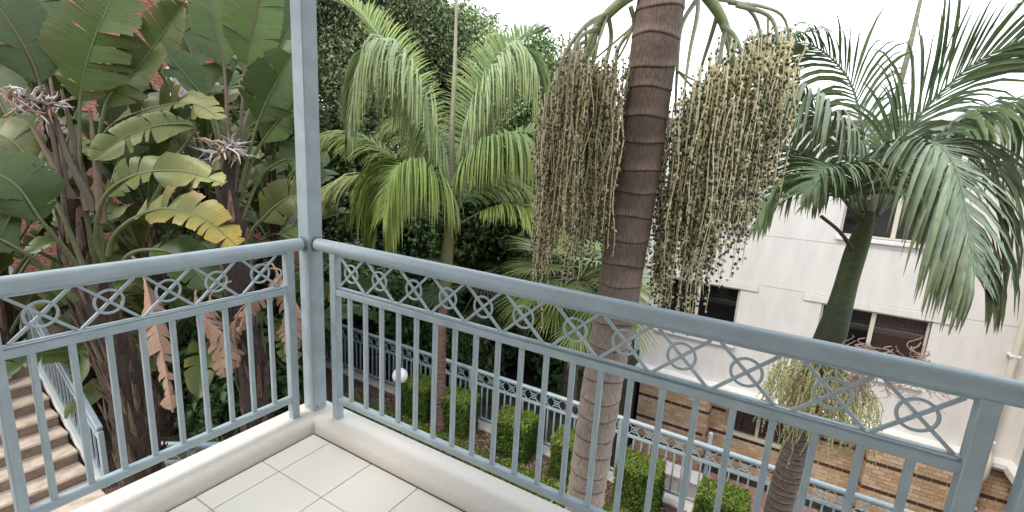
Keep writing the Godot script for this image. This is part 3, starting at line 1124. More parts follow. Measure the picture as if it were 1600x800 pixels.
	wing.cbox(T(Vector3(8.0, -0.5, Z + 1.35)), Vector3(3.3, 6.1, 2.7), 0.01)
	piece("side_wing", shift(wing, org).mesh(), M.render, b)
	wing = MB.new()
	wing.cbox(T(Vector3(8.0, -3.62, Z + 1.4)), Vector3(3.62, 0.16, 3.0), 0.012)
	piece("side_ledge", shift(wing, org).mesh(), M.trim, b)

func brick_house() -> void:
	var X := -13.0
	var b := thing("brick_house", "red brick house behind the broad leaved plants", "house", Vector3(X - 2, -3.2, -4))
	var org := b.position
	var core := MB.new()
	core.cbox(T(Vector3(X - 2.54, 2.6, -4.0)), Vector3(5.0, 11.6, 11.0))
	var w := piece("wall", shift(core, org).mesh(), M.pale_mortar, b)
	var br := MB.new()
	var y := -3.1
	var row := 0
	while y < 8.2:
		var z := 1.45 - (0.12 if row % 2 else 0.0)
		while z > -9.3:
			var win := z < -5.22 and z > -6.6 and y > 1.9 and y < 3.35
			if not win:
				var c := jit(Color(0.37, 0.155, 0.112), 0.2)
				br.cbox(T(Vector3(X - 0.02, y, z)), Vector3(0.06, 0.076, 0.228), 0.0, c)
			z -= 0.24
		y += 0.086
		row += 1
	var bo := piece("brickwork", shift(br, org).mesh(), M.red_brick, w)
	bo.set_meta("kind", "stuff")
	var fr := MB.new()
	for q in [[-5.26, 0.11], [-5.9, 0.06], [-6.55, 0.11]]:
		fr.cbox(T(Vector3(X + 0.02, 2.62, q[0])), Vector3(0.1, 1.5, q[1]), 0.006)
	fr.cbox(T(Vector3(X + 0.05, 1.87, -5.9)), Vector3(0.2, 0.08, 1.5), 0.006)
	fr.cbox(T(Vector3(X + 0.02, 3.33, -5.9)), Vector3(0.1, 0.09, 1.17), 0.006)
	var wi := piece("window", shift(fr, org).mesh(), M.trim, b)
	piece("pane", box_mesh(Vector3(X - 0.03, 1.92, -6.49) - org, Vector3(X - 0.02, 3.28, -5.32) - org), M.glass, wi)
	var rf := MB.new()
	rf.cbox(T(Vector3(X - 2.5, 8.48, -4.0)), Vector3(5.8, 0.16, 11.8), 0.02)
	piece("roof", shift(rf, org).mesh(), M.roofing, b)

func stairs() -> void:
	var st := thing("staircase", "beige tiled outdoor stairs rising beyond the left railing", "stairs", Vector3(-6.0, -2.98, 0.6))
	var org := st.position
	var z0 := -0.42
	var z1 := 1.9
	var rise := 0.17
	var run := 0.277
	var top := -1.79
	var n := 7
	for k in n:
		var x := -6.94 + run * k
		var y := top - rise * k
		if k == 0:
			var ld := MB.new()
			ld.cbox(T(Vector3(x - 1.2, y - 0.02, (z0 + z1) / 2)), Vector3(2.4 + 0.03, 0.04, z1 - z0), 0.006)
			piece("landing", shift(ld, org).mesh(), M.tread, st)
		else:
			var td := MB.new()
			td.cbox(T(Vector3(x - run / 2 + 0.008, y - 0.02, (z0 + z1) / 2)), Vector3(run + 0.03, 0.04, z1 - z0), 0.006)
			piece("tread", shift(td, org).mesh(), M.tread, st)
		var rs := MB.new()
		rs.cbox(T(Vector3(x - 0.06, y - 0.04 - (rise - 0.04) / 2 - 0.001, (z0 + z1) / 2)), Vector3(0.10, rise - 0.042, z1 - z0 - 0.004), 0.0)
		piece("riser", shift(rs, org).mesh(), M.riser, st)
	var mass := MB.new()
	var prev := -9.3
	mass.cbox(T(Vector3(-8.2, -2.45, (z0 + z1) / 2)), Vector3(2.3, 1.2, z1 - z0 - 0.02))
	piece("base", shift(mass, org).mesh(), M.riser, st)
	var bottom := struct("stair_foot_path", "tiled path at the foot of the outdoor stairs", box_mesh(Vector3(-5.27, -2.99, z0), Vector3(-3.0, -2.955, z1)), M.tread)
	# white string and railing down the near side of the flight
	var r := thing("stair_railing", "blue grey railing sloping down beside the beige stairs", "railing", Vector3(-6.0, -2.98, -0.5))
	org = r.position
	var zs := -0.5
	var a := Vector3(-8.2, -1.79 + 1.26 * 0.614, zs)
	var slope := -rise / run
	var f := func(x: float, h: float) -> Vector3: return Vector3(x, top + (x + 6.94) * slope + h, zs)
	var xa := -8.4
	var xb := -4.95
	for q in [["handrail", 0.86, 0.06], ["mid_rail", 0.66, 0.03], ["bottom_rail", 0.06, 0.045]]:
		var mb := MB.new()
		var p0: Vector3 = f.call(xa, q[1])
		var p1: Vector3 = f.call(xb, q[1])
		mb.cbox(T((p0 + p1) / 2, Basis(Vector3.BACK, atan(slope))), Vector3(p0.distance_to(p1), q[2], q[2] * 1.15), 0.008)
		piece(q[0], shift(mb, org).mesh(), M.paint, r)
	var pm := MB.new()
	var tp: Vector3 = f.call(xb, 0.83)
	pm.cbox(T(Vector3(xb, (tp.y - 2.97) / 2, zs)), Vector3(0.06, tp.y + 2.97, 0.06), 0.004)
	piece("post", shift(pm, org).mesh(), M.paint, r)
	pm = MB.new()
	var tp2: Vector3 = f.call(-6.9, 0.83)
	pm.cbox(T(Vector3(-6.9, tp2.y - 0.45, zs)), Vector3(0.06, 0.9, 0.06), 0.004)
	piece("post", shift(pm, org).mesh(), M.paint, r)
	var bal := MB.new()
	bal.cbox(T(Vector3.ZERO), Vector3(0.018, 0.6, 0.018))
	var bmesh := bal.mesh()
	var x := xa + 0.1
	while x < xb - 0.08:
		piece("baluster", bmesh, M.paint, r, T(f.call(x, 0.36) - org))
		x += 0.125
	var sm := MB.new()
	var s0: Vector3 = f.call(xa, -0.06)
	var s1: Vector3 = f.call(xb - 0.1, -0.06)
	sm.cbox(T((s0 + s1) / 2 + Vector3(0, 0, 0.03), Basis(Vector3.BACK, atan(slope))), Vector3(s0.distance_to(s1), 0.1, 0.045), 0.005)
	var so := piece("stair_string", shift(sm, org).mesh(), M.trim, r)
	# railing along the lower path, at an angle
	railing("path_railing", "low blue grey railing with ring panels among plants below the left railing", Vector3(-3.98, -2.93, -0.39), atan2(0.59, 0.837), 0.0, 2.4, [[0.03, 0.05, 0.05], [2.35, 0.05, 0.05]], 0.14, 0.11, 2.3, [0.14, 0.34, 0.54, 0.74, 0.94, 1.14, 1.34, 1.54, 1.74, 1.94, 2.14], 0.095, true)

func lower_garden() -> void:
	var zr := -4.55
	var lv := -3.012
	var kerb := struct("garden_kerb", "cream concrete coping under the garden railing", box_mesh(Vector3(-9.0, -3.1, zr - 0.1), Vector3(9.0, -2.945, zr + 0.11), 0.012), M.kerb)
	var wall := struct("garden_retaining_wall", "retaining wall below the garden railing", box_mesh(Vector3(-0.7, -5.95, zr - 0.06), Vector3(9.0, -3.102, zr + 0.06)), M.render)
	var rings := []
	var k := 0
	while k < 62:
		rings.append(-6.3 + 0.2 * k)
		k += 1
	railing("garden_railing", "blue grey railing with ring panels behind the clipped hedges", Vector3(0, lv, zr), 0.0, -6.5, 6.2, [[-6.42, 0.05, 0.05], [-4.2, 0.05, 0.05], [-2.1, 0.05, 0.05], [0.5, 0.05, 0.05], [3.7, 0.05, 0.05], [6.1, 0.05, 0.05]], -6.35, 0.112, 6.05, rings, 0.095, true, [1.66, 2.70])
	# clipped box hedges
	var leaf := clump_mesh(71, 6, 0.026, 0.016, 0.6)
	var hs := [[-2.66, "small clipped box hedge just right of the white globe lamp"], [-1.86, "clipped box hedge just right of the thin brown palm trunk"], [-0.75, "clipped box hedge standing in front of the fan palm"], [0.22, "clipped box hedge partly hidden by the ringed palm trunk"], [1.18, "clipped box hedge just right of the big ringed palm trunk"], [2.2, "clipped box hedge beside the foot of the leaning palm at right"]]
	var first: Node3D = null
	for h in hs:
		var o: Node3D
		var w := 0.53
		var size := Vector3(w, 0.62, 0.42)
		o = thing("box_hedge", h[1], "hedge", Vector3(h[0] - w / 2, -2.99, -4.24), 0.0, "clipped box hedges in the garden bed")
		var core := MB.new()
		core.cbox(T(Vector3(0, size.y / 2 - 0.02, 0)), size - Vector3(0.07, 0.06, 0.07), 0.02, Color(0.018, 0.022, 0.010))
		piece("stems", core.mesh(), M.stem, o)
		var xf := []
		var cs := []
		for q in 3800:
			var p := Vector3(rnd(-0.5, 0.5), rnd(0, 1), rnd(-0.5, 0.5))
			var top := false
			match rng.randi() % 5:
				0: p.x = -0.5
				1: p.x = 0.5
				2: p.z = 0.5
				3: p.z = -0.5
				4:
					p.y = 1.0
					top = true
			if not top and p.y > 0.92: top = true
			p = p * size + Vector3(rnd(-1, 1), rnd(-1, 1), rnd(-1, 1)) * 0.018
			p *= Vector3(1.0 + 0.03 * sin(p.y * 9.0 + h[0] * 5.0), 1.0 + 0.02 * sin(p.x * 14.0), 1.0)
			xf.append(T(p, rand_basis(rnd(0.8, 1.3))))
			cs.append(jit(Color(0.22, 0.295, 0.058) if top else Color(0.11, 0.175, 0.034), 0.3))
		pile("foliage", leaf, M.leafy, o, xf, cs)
	# low groundcover strip along the bed
	var xf := []
	var cs := []
	for q in 9000:
		var p := Vector3(rnd(-4.2, 0.9), -2.98 + rnd(0.0, 0.11), -3.72 + rnd(-0.17, 0.17) + 0.04 * sin(rnd(0, 3) * 5.0))
		if rng.randf() < 0.3 + 0.3 * sin(p.x * 3.1): continue
		xf.append(T(p, rand_basis(rnd(0.8, 1.6))))
		cs.append(jit(Color(0.20, 0.27, 0.05), 0.35))
	var gc := pile("low_border", leaf, M.leafy, self, xf, cs)
	gc.set_meta("label", "low yellowish green border plants along the front of the bed")
	gc.set_meta("category", "ground cover")
	# globe lamp
	var lp := at(625, 587, 7.3)
	var l := thing("globe_lamp", "white globe lamp on a dark post in the garden bed", "lamp", Vector3(lp.x, -2.98, lp.z))
	var g := MB.new()
	g.sphere(Vector3(0, lp.y + 2.98, 0), 0.118, 18, Color.WHITE)
	piece("globe", g.mesh(), M.opal, l)
	g = MB.new()
	g.tube(PackedVector3Array([Vector3(0, 0, 0), Vector3(0, lp.y + 2.98 - 0.13, 0)]), PackedFloat32Array([0.028]), 12, PackedColorArray([Color(0.03, 0.035, 0.035)]))
	g.tube(PackedVector3Array([Vector3(0, lp.y + 2.98 - 0.135, 0), Vector3(0, lp.y + 2.98 - 0.1, 0)]), PackedFloat32Array([0.05, 0.06]), 14, PackedColorArray([Color(0.03, 0.035, 0.035)]))
	piece("lamp_post", g.mesh(), M.stem, l)
	# white wall with vents in the courtyard
	var wv := thing("courtyard_planter", "pale low wall with dark vent holes in the sunken courtyard", "wall", Vector3(0.9, -5.9, -8.6))
	var wm := MB.new()
	wm.cbox(T(Vector3(0, 0.35, 0)), Vector3(1.0, 0.7, 0.4), 0.02)
	piece("body", wm.mesh(), M.trim, wv)
	wm = MB.new()
	wm.cbox(T(Vector3(0, 0.73, 0)), Vector3(1.08, 0.06, 0.48), 0.01)
	piece("coping", wm.mesh(), M.kerb, wv)
	for q in [-0.3, 0.15]:
		wm = MB.new()
		wm.cbox(T(Vector3(q, 0.14, 0.2)), Vector3(0.16, 0.18, 0.02), 0.004, Color(0.02, 0.02, 0.02))
		piece("vent", wm.mesh(), M.stem, wv)
	var cl := clump_mesh(77, 9, 0.12, 0.12, 0.4)
	tree("courtyard_shrub", "bright green shrub in the sunken courtyard behind the hedge", "shrub", Vector3(-0.1, -5.95, -7.4), 1.3, Vector3(0.5, 0.55, 0.5), 260, Color(0.10, 0.19, 0.05), cl, 0.02, 6)
	tree("courtyard_shrub", "green shrub against the brick pier at the far right", "shrub", Vector3(3.6, -5.95, -9.0), 0.9, Vector3(0.4, 0.4, 0.4), 160, Color(0.11, 0.17, 0.04), cl, 0.02, 5)

func hang_bunch(parent: Node3D, called: String, tops: Callable, bottoms: Callable, count: int, fruit_gap: float, fruit_r: float, strand_cols: Array, fruit_cols: Array, stalks: Array, curl := 0.0) -> void:
	var org := parent.position
	var mb := MB.new()
	for s in stalks:
		var pts := []
		for p in s[0]:
			pts.append(p)
		mb.tube(curve(pts, 16), PackedFloat32Array([s[1], s[1], s[1] * 0.95, s[1] * 0.92, s[1] * 0.9, s[1] * 0.86, s[1] * 0.82, s[1] * 0.78, s[1] * 0.74, s[1] * 0.7, s[1] * 0.66, s[1] * 0.62, s[1] * 0.58, s[1] * 0.54, s[1] * 0.5, s[1] * 0.45, s[1] * 0.4]), 8, PackedColorArray([s[2]]))
	var bunch := piece(called, shift(mb, org).mesh(), M.stem, parent)
	var st := MB.new()
	var xf := []
	var cs := []
	var tuft := Vector3.ZERO
	var left := 0
	var hang := 1.0
	for k in count:
		if left <= 0:
			tuft = tops.call()
			left = 3 + int(rng.randi() % 7)
			hang = rnd(0.84, 1.1)
		left -= 1
		var a: Vector3 = tuft + Vector3(rng.randfn() * 0.032, rng.randfn() * 0.045, rng.randfn() * 0.04)
		var b: Vector3 = bottoms.call(a)
		b = a.lerp(b, hang) + (tuft - a) * Vector3(0.3, 0, 0.3)
		var n := 9
		var p := PackedVector3Array()
		var w := Vector3(rnd(-1, 1), 0, rnd(-1, 1)) * 0.02
		var ph := rnd(0, TAU)
		for q in n + 1:
			var u := float(q) / n
			p.append(a.lerp(b, u) + w * sin(u * 9.0 + ph) + Vector3(rnd(-1, 1), 0, rnd(-1, 1)) * 0.004 + Vector3(sin(ph + u * 6.0), 0, cos(ph * 1.7 + u * 5.0)) * curl)
		if rng.randf() < 0.2:
			var sk: Array = stalks[rng.randi() % stalks.size()][0]
			var f0: Vector3 = sk[int(rng.randi() % (sk.size() - 1))]
			if f0.y > a.y + 0.06 and f0.distance_to(a) < 0.3:
				st.tube(curve([f0, f0.lerp(a, 0.5) + Vector3(rnd(-0.015, 0.015), -0.005, rnd(-0.015, 0.015)), a], 5), PackedFloat32Array([0.0075, 0.007, 0.0065, 0.006, 0.0055, 0.005]), 5, PackedColorArray([Color(0.36, 0.37, 0.22)]), false)
		var sc: Color = strand_cols[rng.randi() % strand_cols.size()]
		st.tube(p, PackedFloat32Array([0.0044, 0.004, 0.0036, 0.0034, 0.0032, 0.003, 0.0028, 0.0025, 0.0022, 0.0016]), 4, PackedColorArray([jit(sc, 0.15)]), false)
		var L := a.distance_to(b)
		var d := rnd(0.0, fruit_gap)
		while d < L:
			var u := d / L * n
			var i0 := mini(int(u), n - 1)
			var c := p[i0].lerp(p[i0 + 1], u - i0) + Vector3(rnd(-1, 1), rnd(-0.6, 0.6), rnd(-1, 1)).normalized() * fruit_r * rnd(1.1, 2.3)
			var s := fruit_r * rnd(0.75, 1.15)
			xf.append(T(c - org, Basis.IDENTITY.scaled(Vector3(s, s * 1.12, s))))
			cs.append(jit(fruit_cols[rng.randi() % fruit_cols.size()], 0.25))
			d += fruit_gap * rnd(0.6, 1.5)
	var so := piece("strands", shift(st, org).mesh(), M.strand, bunch)
	so.set_meta("kind", "stuff")
	if xf.size():
		var fm := MB.new()
		fm.sphere(Vector3.ZERO, 1.0, 4, Color.WHITE)
		pile("fruit", fm.mesh(), M.fruit, bunch, xf, cs)

func foreground_palm() -> void:
	var base := Vector3(1.15, -2.99, -1.1)
	var o := thing("king_palm", "large palm with thick ringed trunk and hanging fruit strands just beyond the railing", "palm tree", base, 0.0, "king palms")
	var pts := [base, Vector3(1.19, -2.0, -1.1), onz(917, 760, -1.1), onz(941, 600, -1.1), onz(966, 460, -1.1), onz(998, 250, -1.1), onz(1033, 0, -1.1), onz(1046, -60, -1.1)]
	var tr := ring_trunk(pts, [0.17, 0.138, 0.124, 0.121, 0.121, 0.121, 0.121, 0.122], 0.128, Color(0.47, 0.40, 0.34), Color(0.155, 0.112, 0.09), Color(0.34, 0.235, 0.19), 36)
	piece("trunk", shift(tr, base).mesh(), M.trunk, o)
	var top: Vector3 = pts[7]
	var cs := MB.new()
	cs.tube(curve([top - Vector3(0, 0.05, 0), top + Vector3(0.02, 0.25, 0), top + Vector3(0.03, 0.7, 0), top + Vector3(0.04, 1.1, 0)], 8), PackedFloat32Array([0.13, 0.15, 0.15, 0.14, 0.13, 0.12, 0.11, 0.10, 0.08]), 20, PackedColorArray([Color(0.14, 0.19, 0.08)]))
	piece("crownshaft", shift(cs, base).mesh(), M.stem, o)
	var cr := top + Vector3(0.04, 1.1, 0)
	for k in 9:
		var a := TAU * k / 9.0 + 0.3
		var d := Vector3(cos(a), 0, sin(a))
		frond(o, [cr, cr + d * 0.5 + Vector3(0, 0.9, 0), cr + d * 1.3 + Vector3(0, 1.4, 0), cr + d * 2.2 + Vector3(0, 1.2, 0), cr + d * 2.8 + Vector3(0, 0.6, 0)], {"n": 50, "len": 0.6})
	# left bunch
	var cream := Color(0.34, 0.35, 0.22)
	var green := Color(0.30, 0.35, 0.17)
	var stL := []
	var root := at(1008, -22, 2.42)
	var main := [root, at(965, 8, 2.5), at(930, 48, 2.6), at(912, 110, 2.66), at(905, 190, 2.68)]
	stL.append([main, 0.033, green])
	for q in [[at(950, 20, 2.52), at(915, 40, 2.5), at(880, 90, 2.5), at(868, 150, 2.52)], [at(940, 36, 2.57), at(930, 60, 2.7), at(925, 130, 2.78), at(924, 200, 2.8)], [at(925, 60, 2.62), at(900, 75, 2.75), at(880, 120, 2.85), at(872, 190, 2.88)], [at(985, 10, 2.46), at(990, 40, 2.52), at(965, 80, 2.56), at(962, 150, 2.6)], [at(950, 22, 2.54), at(955, 60, 2.6), at(945, 110, 2.64), at(940, 170, 2.66)], [at(935, 44, 2.58), at(905, 60, 2.45), at(890, 110, 2.42), at(885, 170, 2.42)], [at(915, 90, 2.66), at(890, 100, 2.7), at(860, 140, 2.72), at(852, 200, 2.72)]]:
		stL.append([q, 0.013, cream])
	var topsL := func() -> Vector3:
		var x := rnd(850, 972)
		var y := lerpf(155, 70, smoothstep(845, 905, x)) + absf(rng.randfn()) * 40.0
		if x > 930: y += (x - 930) * 0.9
		return at(x, y, rnd(2.4, 2.95))
	var botsL := func(a: Vector3) -> Vector3:
		var L := rnd(0.72, 1.12) * (0.86 + 0.14 * sin(a.x * 23.0))
		return a + Vector3(rnd(-0.03, 0.03), -L, rnd(-0.03, 0.03))
	hang_bunch(o, "fruit_bunch", topsL, botsL, 330, 0.0165, 0.0066, [Color(0.72, 0.64, 0.40), Color(0.62, 0.55, 0.33), Color(0.78, 0.70, 0.46)], [Color(0.46, 0.37, 0.20), Color(0.24, 0.21, 0.10), Color(0.62, 0.52, 0.31), Color(0.075, 0.08, 0.03), Color(0.10, 0.10, 0.04), Color(0.085, 0.08, 0.035)], stL)
	# right bunch
	var stR := []
	var root2 := at(1075, -40, 2.55)
	stR.append([[root2, at(1100, -12, 2.62), at(1128, 30, 2.7), at(1142, 80, 2.76), at(1150, 140, 2.8)], 0.036, green])
	for q in [[at(1090, -25, 2.58), at(1090, 20, 2.5), at(1078, 80, 2.48), at(1068, 150, 2.48)], [at(1122, 20, 2.68), at(1110, 60, 2.8), at(1095, 110, 2.9), at(1090, 160, 2.92)], [at(1110, -4, 2.64), at(1160, 8, 2.7), at(1185, 40, 2.75), at(1190, 110, 2.78)], [at(1140, 4, 2.68), at(1190, 10, 2.85), at(1225, 28, 2.95), at(1236, 80, 3.0)], [at(1130, 40, 2.7), at(1150, 60, 2.6), at(1165, 110, 2.58), at(1168, 170, 2.58)], [at(1132, 50, 2.72), at(1125, 90, 2.62), at(1118, 150, 2.6), at(1116, 200, 2.6)], [at(1150, 8, 2.68), at(1200, 24, 2.66), at(1215, 60, 2.66), at(1220, 130, 2.66)], [at(1095, -10, 2.6), at(1065, 40, 2.62), at(1058, 110, 2.64), at(1055, 180, 2.64)]]:
		stR.append([q, 0.014, cream])
	var topsR := func() -> Vector3:
		var x := rnd(1036, 1234)
		var y := lerpf(160, 60, smoothstep(1036, 1180, x)) + absf(rng.randfn()) * 44.0
		return at(x, y, rnd(2.42, 3.0))
	var botsR := func(a: Vector3) -> Vector3:
		var q := (a - cam_pos).dot(cam_basis.x) / (a - cam_pos).dot(-cam_basis.z) * cam_f + 800.0
		var L := lerpf(0.9, 1.1, smoothstep(1040, 1120, q)) * lerpf(1.0, 0.6, smoothstep(1165, 1240, q)) * rnd(0.72, 1.1)
		return a + Vector3(rnd(-0.03, 0.03), -L, rnd(-0.03, 0.03))
	hang_bunch(o, "fruit_bunch", topsR, botsR, 390, 0.0245, 0.0076, [Color(0.76, 0.70, 0.44), Color(0.68, 0.66, 0.36), Color(0.80, 0.70, 0.48)], [Color(0.05, 0.06, 0.022), Color(0.075, 0.09, 0.03), Color(0.05, 0.045, 0.024), Color(0.055, 0.065, 0.025), Color(0.09, 0.10, 0.04), Color(0.74, 0.66, 0.42), Color(0.66, 0.60, 0.34)], stR)

func right_palm() -> void:
	var z := -3.4
	var base := Vector3(2.30, -2.99, z)
	var o := thing("king_palm", "leaning palm with arching green fronds in front of the white building", "palm tree", base, 0.0, "king palms")
	var pts := [base, onz(1205, 840, z), onz(1217, 790, z), onz(1246, 690, z), onz(1278, 580, z)]
	var tr := ring_trunk(pts, [0.16, 0.125, 0.117, 0.115, 0.115], 0.07, Color(0.16, 0.125, 0.105), Color(0.15, 0.115, 0.10), Color(0.24, 0.19, 0.15), 24)
	piece("trunk", shift(tr, base).mesh(), M.trunk, o)
	var cs := MB.new()
	var cp := [onz(1276, 588, z), onz(1296, 530, z), onz(1312, 480, z), onz(1326, 430, z), onz(1340, 385, z), onz(1354, 350, z), onz(1362, 330, z)]
	cs.tube(curve(cp, 18), PackedFloat32Array([0.115, 0.119, 0.123, 0.125, 0.124, 0.119, 0.111, 0.103, 0.097, 0.092, 0.088, 0.086, 0.085, 0.085, 0.083, 0.078, 0.068, 0.05, 0.03]), 20, PackedColorArray([Color(0.05, 0.05, 0.033), Color(0.05, 0.052, 0.034), Color(0.052, 0.055, 0.036), Color(0.055, 0.06, 0.038), Color(0.055, 0.064, 0.038), Color(0.06, 0.07, 0.04), Color(0.062, 0.075, 0.04), Color(0.066, 0.08, 0.04), Color(0.07, 0.09, 0.04), Color(0.085, 0.11, 0.045)]))
	piece("crownshaft", shift(cs, base).mesh(), M.stem, o)
	var c := Color(0.15, 0.215, 0.10)
	var cg := Color(0.25, 0.31, 0.20)
	var F := func(a: Array) -> Array:
		var r := []
		for q in a:
			r.append(at(q[0], q[1], q[2] + 0.05))
		return r
	var oo := {"len": 0.62, "width": 0.036, "n": 58, "col": c, "droop": 0.55, "tip": Color(0.2, 0.22, 0.09)}
	var mix := func(d: Dictionary) -> Dictionary:
		var r := oo.duplicate()
		r.merge(d, true)
		return r
	frond(o, F.call([[1366, 335, 4.1], [1396, 240, 4.05], [1448, 168, 3.9], [1508, 110, 3.7], [1562, 78, 3.55], [1650, 40, 3.4]]), mix.call({"len": 0.95, "droop": 0.6, "lift": 0.1, "n": 54, "width": 0.036, "roll0": -0.75, "a0": 50.0, "a1": 24.0}))
	frond(o, F.call([[1350, 335, 4.1], [1350, 225, 4.2], [1333, 140, 4.3], [1300, 92, 4.35], [1255, 66, 4.3], [1190, 62, 4.2]]), mix.call({"len": 0.68, "droop": 0.95, "lift": 0.0, "roll0": 0.7, "n": 48, "a0": 50.0, "a1": 24.0}))
	frond(o, F.call([[1346, 330, 4.1], [1322, 242, 4.1], [1278, 176, 4.1], [1228, 144, 4.05], [1175, 150, 3.95]]), mix.call({"col": cg, "droop": 2.2, "len": 0.85, "n": 76, "width": 0.042}))
	frond(o, F.call([[1370, 335, 4.0], [1396, 266, 3.85], [1430, 230, 3.65], [1468, 228, 3.45], [1500, 285, 3.3], [1524, 430, 3.2]]), mix.call({"col": cg, "droop": 2.0, "len": 1.0, "n": 76, "width": 0.044}))
	frond(o, F.call([[1372, 335, 4.2], [1430, 288, 4.3], [1500, 264, 4.35], [1570, 258, 4.35], [1650, 285, 4.25]]), mix.call({"droop": 1.6, "len": 0.75, "gap": 0.2, "n": 50}))
	frond(o, F.call([[1344, 345, 4.0], [1306, 298, 3.92], [1260, 282, 3.85], [1215, 292, 3.8], [1185, 335, 3.78]]), mix.call({"droop": 1.0, "len": 0.6}))
	frond(o, F.call([[1356, 340, 4.0], [1346, 292, 3.8], [1318, 268, 3.65], [1285, 268, 3.5], [1255, 300, 3.42]]), mix.call({"droop": 0.8, "len": 0.6, "lift": 0.3}))
	frond(o, F.call([[1350, 338, 4.15], [1312, 292, 4.35], [1255, 245, 4.6], [1195, 228, 4.8], [1150, 250, 5.0]]), mix.call({"droop": 0.7}))
	frond(o, F.call([[1358, 340, 4.2], [1345, 300, 4.6], [1330, 285, 5.0], [1300, 290, 5.4], [1270, 320, 5.7]]), mix.call({"droop": 0.7}))
	frond(o, F.call([[1370, 336, 4.15], [1400, 304, 4.2], [1436, 312, 4.25], [1462, 352, 4.3], [1478, 410, 4.3]]), mix.call({"droop": 1.4, "len": 0.5, "n": 44, "width": 0.032}))
	frond(o, F.call([[1370, 335, 4.15], [1425, 258, 4.1], [1488, 200, 4.0], [1560, 178, 3.9], [1640, 205, 3.8]]), mix.call({"droop": 2.0, "len": 0.85, "n": 66, "width": 0.036, "roll0": -0.35}))
	var sp := MB.new()
	sp.tube(curve([at(1362, 335, 4.15), at(1398, 165, 4.15), at(1420, 80, 4.15), at(1445, -30, 4.15)], 12), PackedFloat32Array([0.03, 0.029, 0.028, 0.027, 0.026, 0.025, 0.024, 0.023, 0.022, 0.02, 0.018, 0.015, 0.01]), 8, PackedColorArray([Color(0.24, 0.23, 0.14)]))
	piece("spear_leaf", shift(sp, base).mesh(), M.stem, o)
	sp = MB.new()
	sp.tube(curve([at(1334, 392, 4.05), at(1312, 362, 3.98), at(1283, 338, 3.95)], 8), PackedFloat32Array([0.03, 0.02, 0.018, 0.016, 0.015]), 8, PackedColorArray([Color(0.10, 0.09, 0.045)]))
	piece("leaf_stub", shift(sp, base).mesh(), M.stem, o)
	# fruiting bunch below the crownshaft and the pinkish new flower stalks
	var root := onz(1285, 560, z) + Vector3(0, 0, 0.14)
	var tops := func() -> Vector3:
		return root + Vector3(rnd(-0.34, 0.4), rnd(-0.26, 0.04), rnd(-0.05, 0.36))
	var bots := func(a: Vector3) -> Vector3:
		return a + Vector3((a.x - root.x) * 0.25 + rnd(-0.04, 0.04), -rnd(0.3, 0.62), rnd(-0.03, 0.08))
	var stk := []
	for q in 9:
		var d := Vector3(rnd(-0.3, 0.36), rnd(-0.12, 0.02), rnd(0.0, 0.3))
		stk.append([[root + Vector3(0, 0.04, -0.06), root + d * 0.5 + Vector3(0, 0.05, 0), root + d], 0.013, Color(0.36, 0.36, 0.2)])
	hang_bunch(o, "fruit_bunch", tops, bots, 300, 0.03, 0.0055, [Color(0.66, 0.60, 0.30), Color(0.52, 0.52, 0.22), Color(0.72, 0.66, 0.40)], [Color(0.56, 0.52, 0.27), Color(0.26, 0.28, 0.12), Color(0.16, 0.18, 0.07)], stk, 0.02)
	var r2 := onz(1300, 552, z) + Vector3(0.05, 0.06, 0.16)
	var pk := []
	for q in 14:
		var e := r2 + Vector3(rnd(-0.06, 0.62), rnd(-0.06, 0.2), rnd(0.0, 0.2))
		pk.append([[r2, r2.lerp(e, 0.5) + Vector3(0, rnd(0.0, 0.05), 0), e, e + Vector3(rnd(0.02, 0.08), -0.06, 0.02)], 0.009, Color(0.42, 0.27, 0.22)])
	var tops2 := func() -> Vector3:
		return r2 + Vector3(rnd(-0.08, 0.64), rnd(-0.1, 0.2), rnd(0.0, 0.24))
	var bots2 := func(a: Vector3) -> Vector3:
		return a + Vector3(rnd(-0.05, 0.08), -rnd(0.05, 0.2), rnd(-0.05, 0.05))
	hang_bunch(o, "flower_bunch", tops2, bots2, 150, 0.03, 0.004, [Color(0.50, 0.33, 0.28), Color(0.55, 0.42, 0.34)], [Color(0.50, 0.30, 0.27), Color(0.56, 0.42, 0.36)], pk, 0.03)

